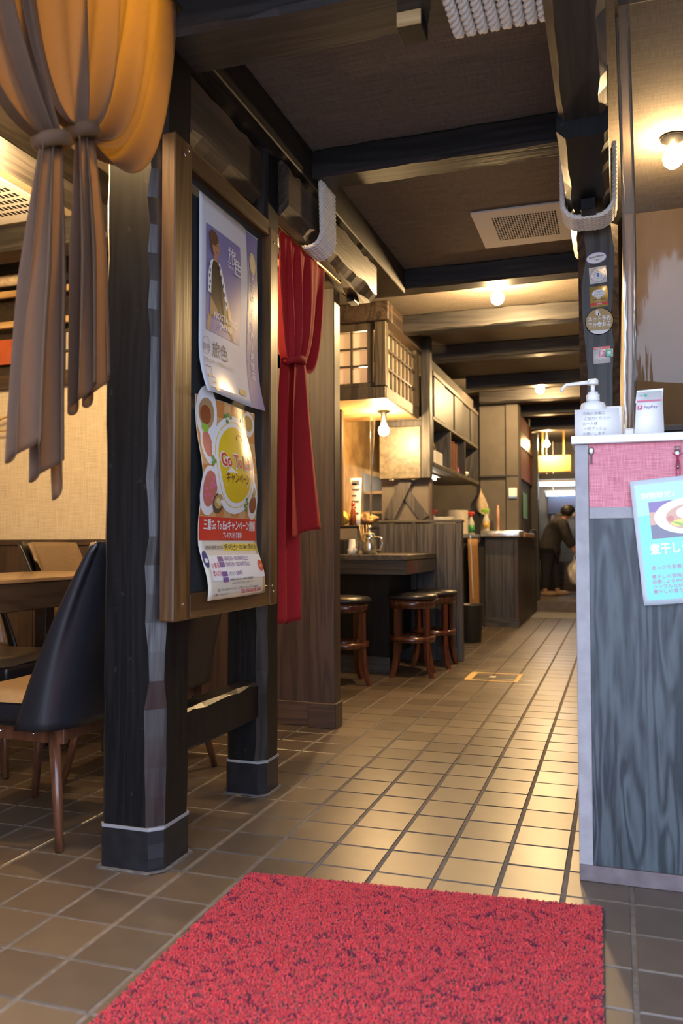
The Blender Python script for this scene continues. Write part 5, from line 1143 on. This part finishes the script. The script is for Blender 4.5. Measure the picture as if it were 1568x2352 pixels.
tag(lump(-1.33, 3.74, LT+0.052, 0.10, 0.105, 0.052, 8, 36, 0.30).build('paper_bag', 'brown_bag'), 'crumpled brown bag lying on the ledge by the kitchen lamp', 'bag')
tag(lump(-1.415, 3.47, LT+0.055, 0.072, 0.072, 0.055, 11, 32, 0.26).build('folded_cloth', 'yellow_cloth'), 'yellow cloth bundle on the ledge beside the partition', 'cloth')

# the person: bending forward to the right
FZ = 0.131; PY0 = 9.62
pp = thing('person', (-0.40, PY0, FZ), 'person in dark hooded jacket and trousers bending forward, wearing a white mask', 'person')
def skin(name, m, verts, edges, root=0, sub=2):
    me = bpy.data.meshes.new(name); lo = chain_loc(pp)
    me.from_pydata([(x-lo.x, y-lo.y, z-lo.z) for x, y, z, r in verts], edges, []); me.materials.append(MATS[m])
    o = bpy.data.objects.new(name, me); COL.objects.link(o); o.parent = pp
    md = o.modifiers.new('skin', 'SKIN'); md.use_smooth_shade = True
    if not me.skin_vertices: me.attributes
    sv = me.skin_vertices[0].data if me.skin_vertices else None
    if sv is None:
        bpy.context.view_layer.objects.active = o; o.select_set(True); bpy.ops.mesh.customdata_skin_add() if bpy.ops.mesh.customdata_skin_add.poll() else None; sv = me.skin_vertices[0].data
    for k, (x, y, z, r) in enumerate(verts): sv[k].radius = (r, r)
    sv[root].use_root = True
    sd = o.modifiers.new('subd', 'SUBSURF'); sd.levels = sub; sd.render_levels = sub
    return o
Y = PY0
V = [(-0.43, Y, 0.80, 0.115), (-0.40, Y, 0.92, 0.115), (-0.34, Y, 1.05, 0.115), (-0.275, Y, 1.155, 0.095), (-0.235, Y, 1.20, 0.045), (-0.200, Y, 1.235, 0.055), (-0.170, Y, 1.265, 0.082), (-0.150, Y, 1.30, 0.075),
     (-0.455, Y-0.075, 0.74, 0.085), (-0.47, Y-0.085, 0.48, 0.058), (-0.485, Y-0.09, 0.22, 0.040), (-0.485, Y-0.09, 0.165, 0.034), (-0.40, Y-0.095, 0.150, 0.028),
     (-0.42, Y+0.085, 0.74, 0.085), (-0.36, Y+0.10, 0.48, 0.058), (-0.335, Y+0.11, 0.22, 0.040), (-0.335, Y+0.11, 0.165, 0.034), (-0.245, Y+0.115, 0.150, 0.028),
     (-0.255, Y-0.15, 1.12, 0.055), (-0.200, Y-0.17, 0.93, 0.044), (-0.110, Y-0.13, 0.77, 0.032), (-0.08, Y-0.12, 0.72, 0.026),
     (-0.255, Y+0.15, 1.12, 0.055), (-0.190, Y+0.17, 0.94, 0.044), (-0.090, Y+0.12, 0.79, 0.032), (-0.06, Y+0.11, 0.74, 0.026)]
E_ = [(0, 1), (1, 2), (2, 3), (3, 4), (4, 5), (5, 6), (6, 7), (0, 8), (8, 9), (9, 10), (10, 11), (11, 12), (0, 13), (13, 14), (14, 15), (15, 16), (16, 17), (3, 18), (18, 19), (19, 20), (20, 21), (3, 22), (22, 23), (23, 24), (24, 25)]
skin('body', 'skin', V, E_)
J = [(-0.445, Y, 0.68, 0.170), (-0.435, Y, 0.80, 0.160), (-0.40, Y, 0.92, 0.150), (-0.34, Y, 1.05, 0.150), (-0.28, Y, 1.15, 0.125), (-0.245, Y, 1.19, 0.085),
     (-0.255, Y-0.15, 1.12, 0.078), (-0.200, Y-0.17, 0.93, 0.066), (-0.115, Y-0.13, 0.785, 0.052), (-0.255, Y+0.15, 1.12, 0.078), (-0.190, Y+0.17, 0.94, 0.066), (-0.095, Y+0.12, 0.80, 0.052)]
skin('jacket', 'jacket', J, [(0, 1), (1, 2), (2, 3), (3, 4), (4, 5), (4, 6), (6, 7), (7, 8), (4, 9), (9, 10), (10, 11)])
skin('trousers', 'trouser', [(-0.43, Y, 0.78, 0.13), (-0.455, Y-0.075, 0.70, 0.105), (-0.47, Y-0.085, 0.48, 0.078), (-0.485, Y-0.09, 0.21, 0.062), (-0.42, Y+0.085, 0.70, 0.105), (-0.36, Y+0.10, 0.48, 0.078), (-0.335, Y+0.11, 0.21, 0.062)], [(0, 1), (1, 2), (2, 3), (0, 4), (4, 5), (5, 6)])
mb = MB(); mb.sphere((-0.180, Y, 1.295), 0.098, 18, sc=(1.0, 0.92, 0.95)); hr = mb.build('hair', 'hair', pp)
mb = MB(); mb.sphere((-0.105, Y, 1.245), 0.050, 14, sc=(0.75, 1.0, 0.9)); mb.build('mask', 'mask', pp)
mb = MB(); mb.sphere((-0.290, Y, 1.20), 0.085, 14, sc=(0.9, 1.1, 0.8)); mb.build('hood', 'jacket', pp)
for (x, y) in ((-0.485, Y-0.09), (-0.335, Y+0.11)):
    mb = MB(); mb.sphere((x+0.045, y, FZ+0.035), 0.06, 14, sc=(2.0, 0.72, 0.6)); mb.build('shoe', 'shoe', pp)
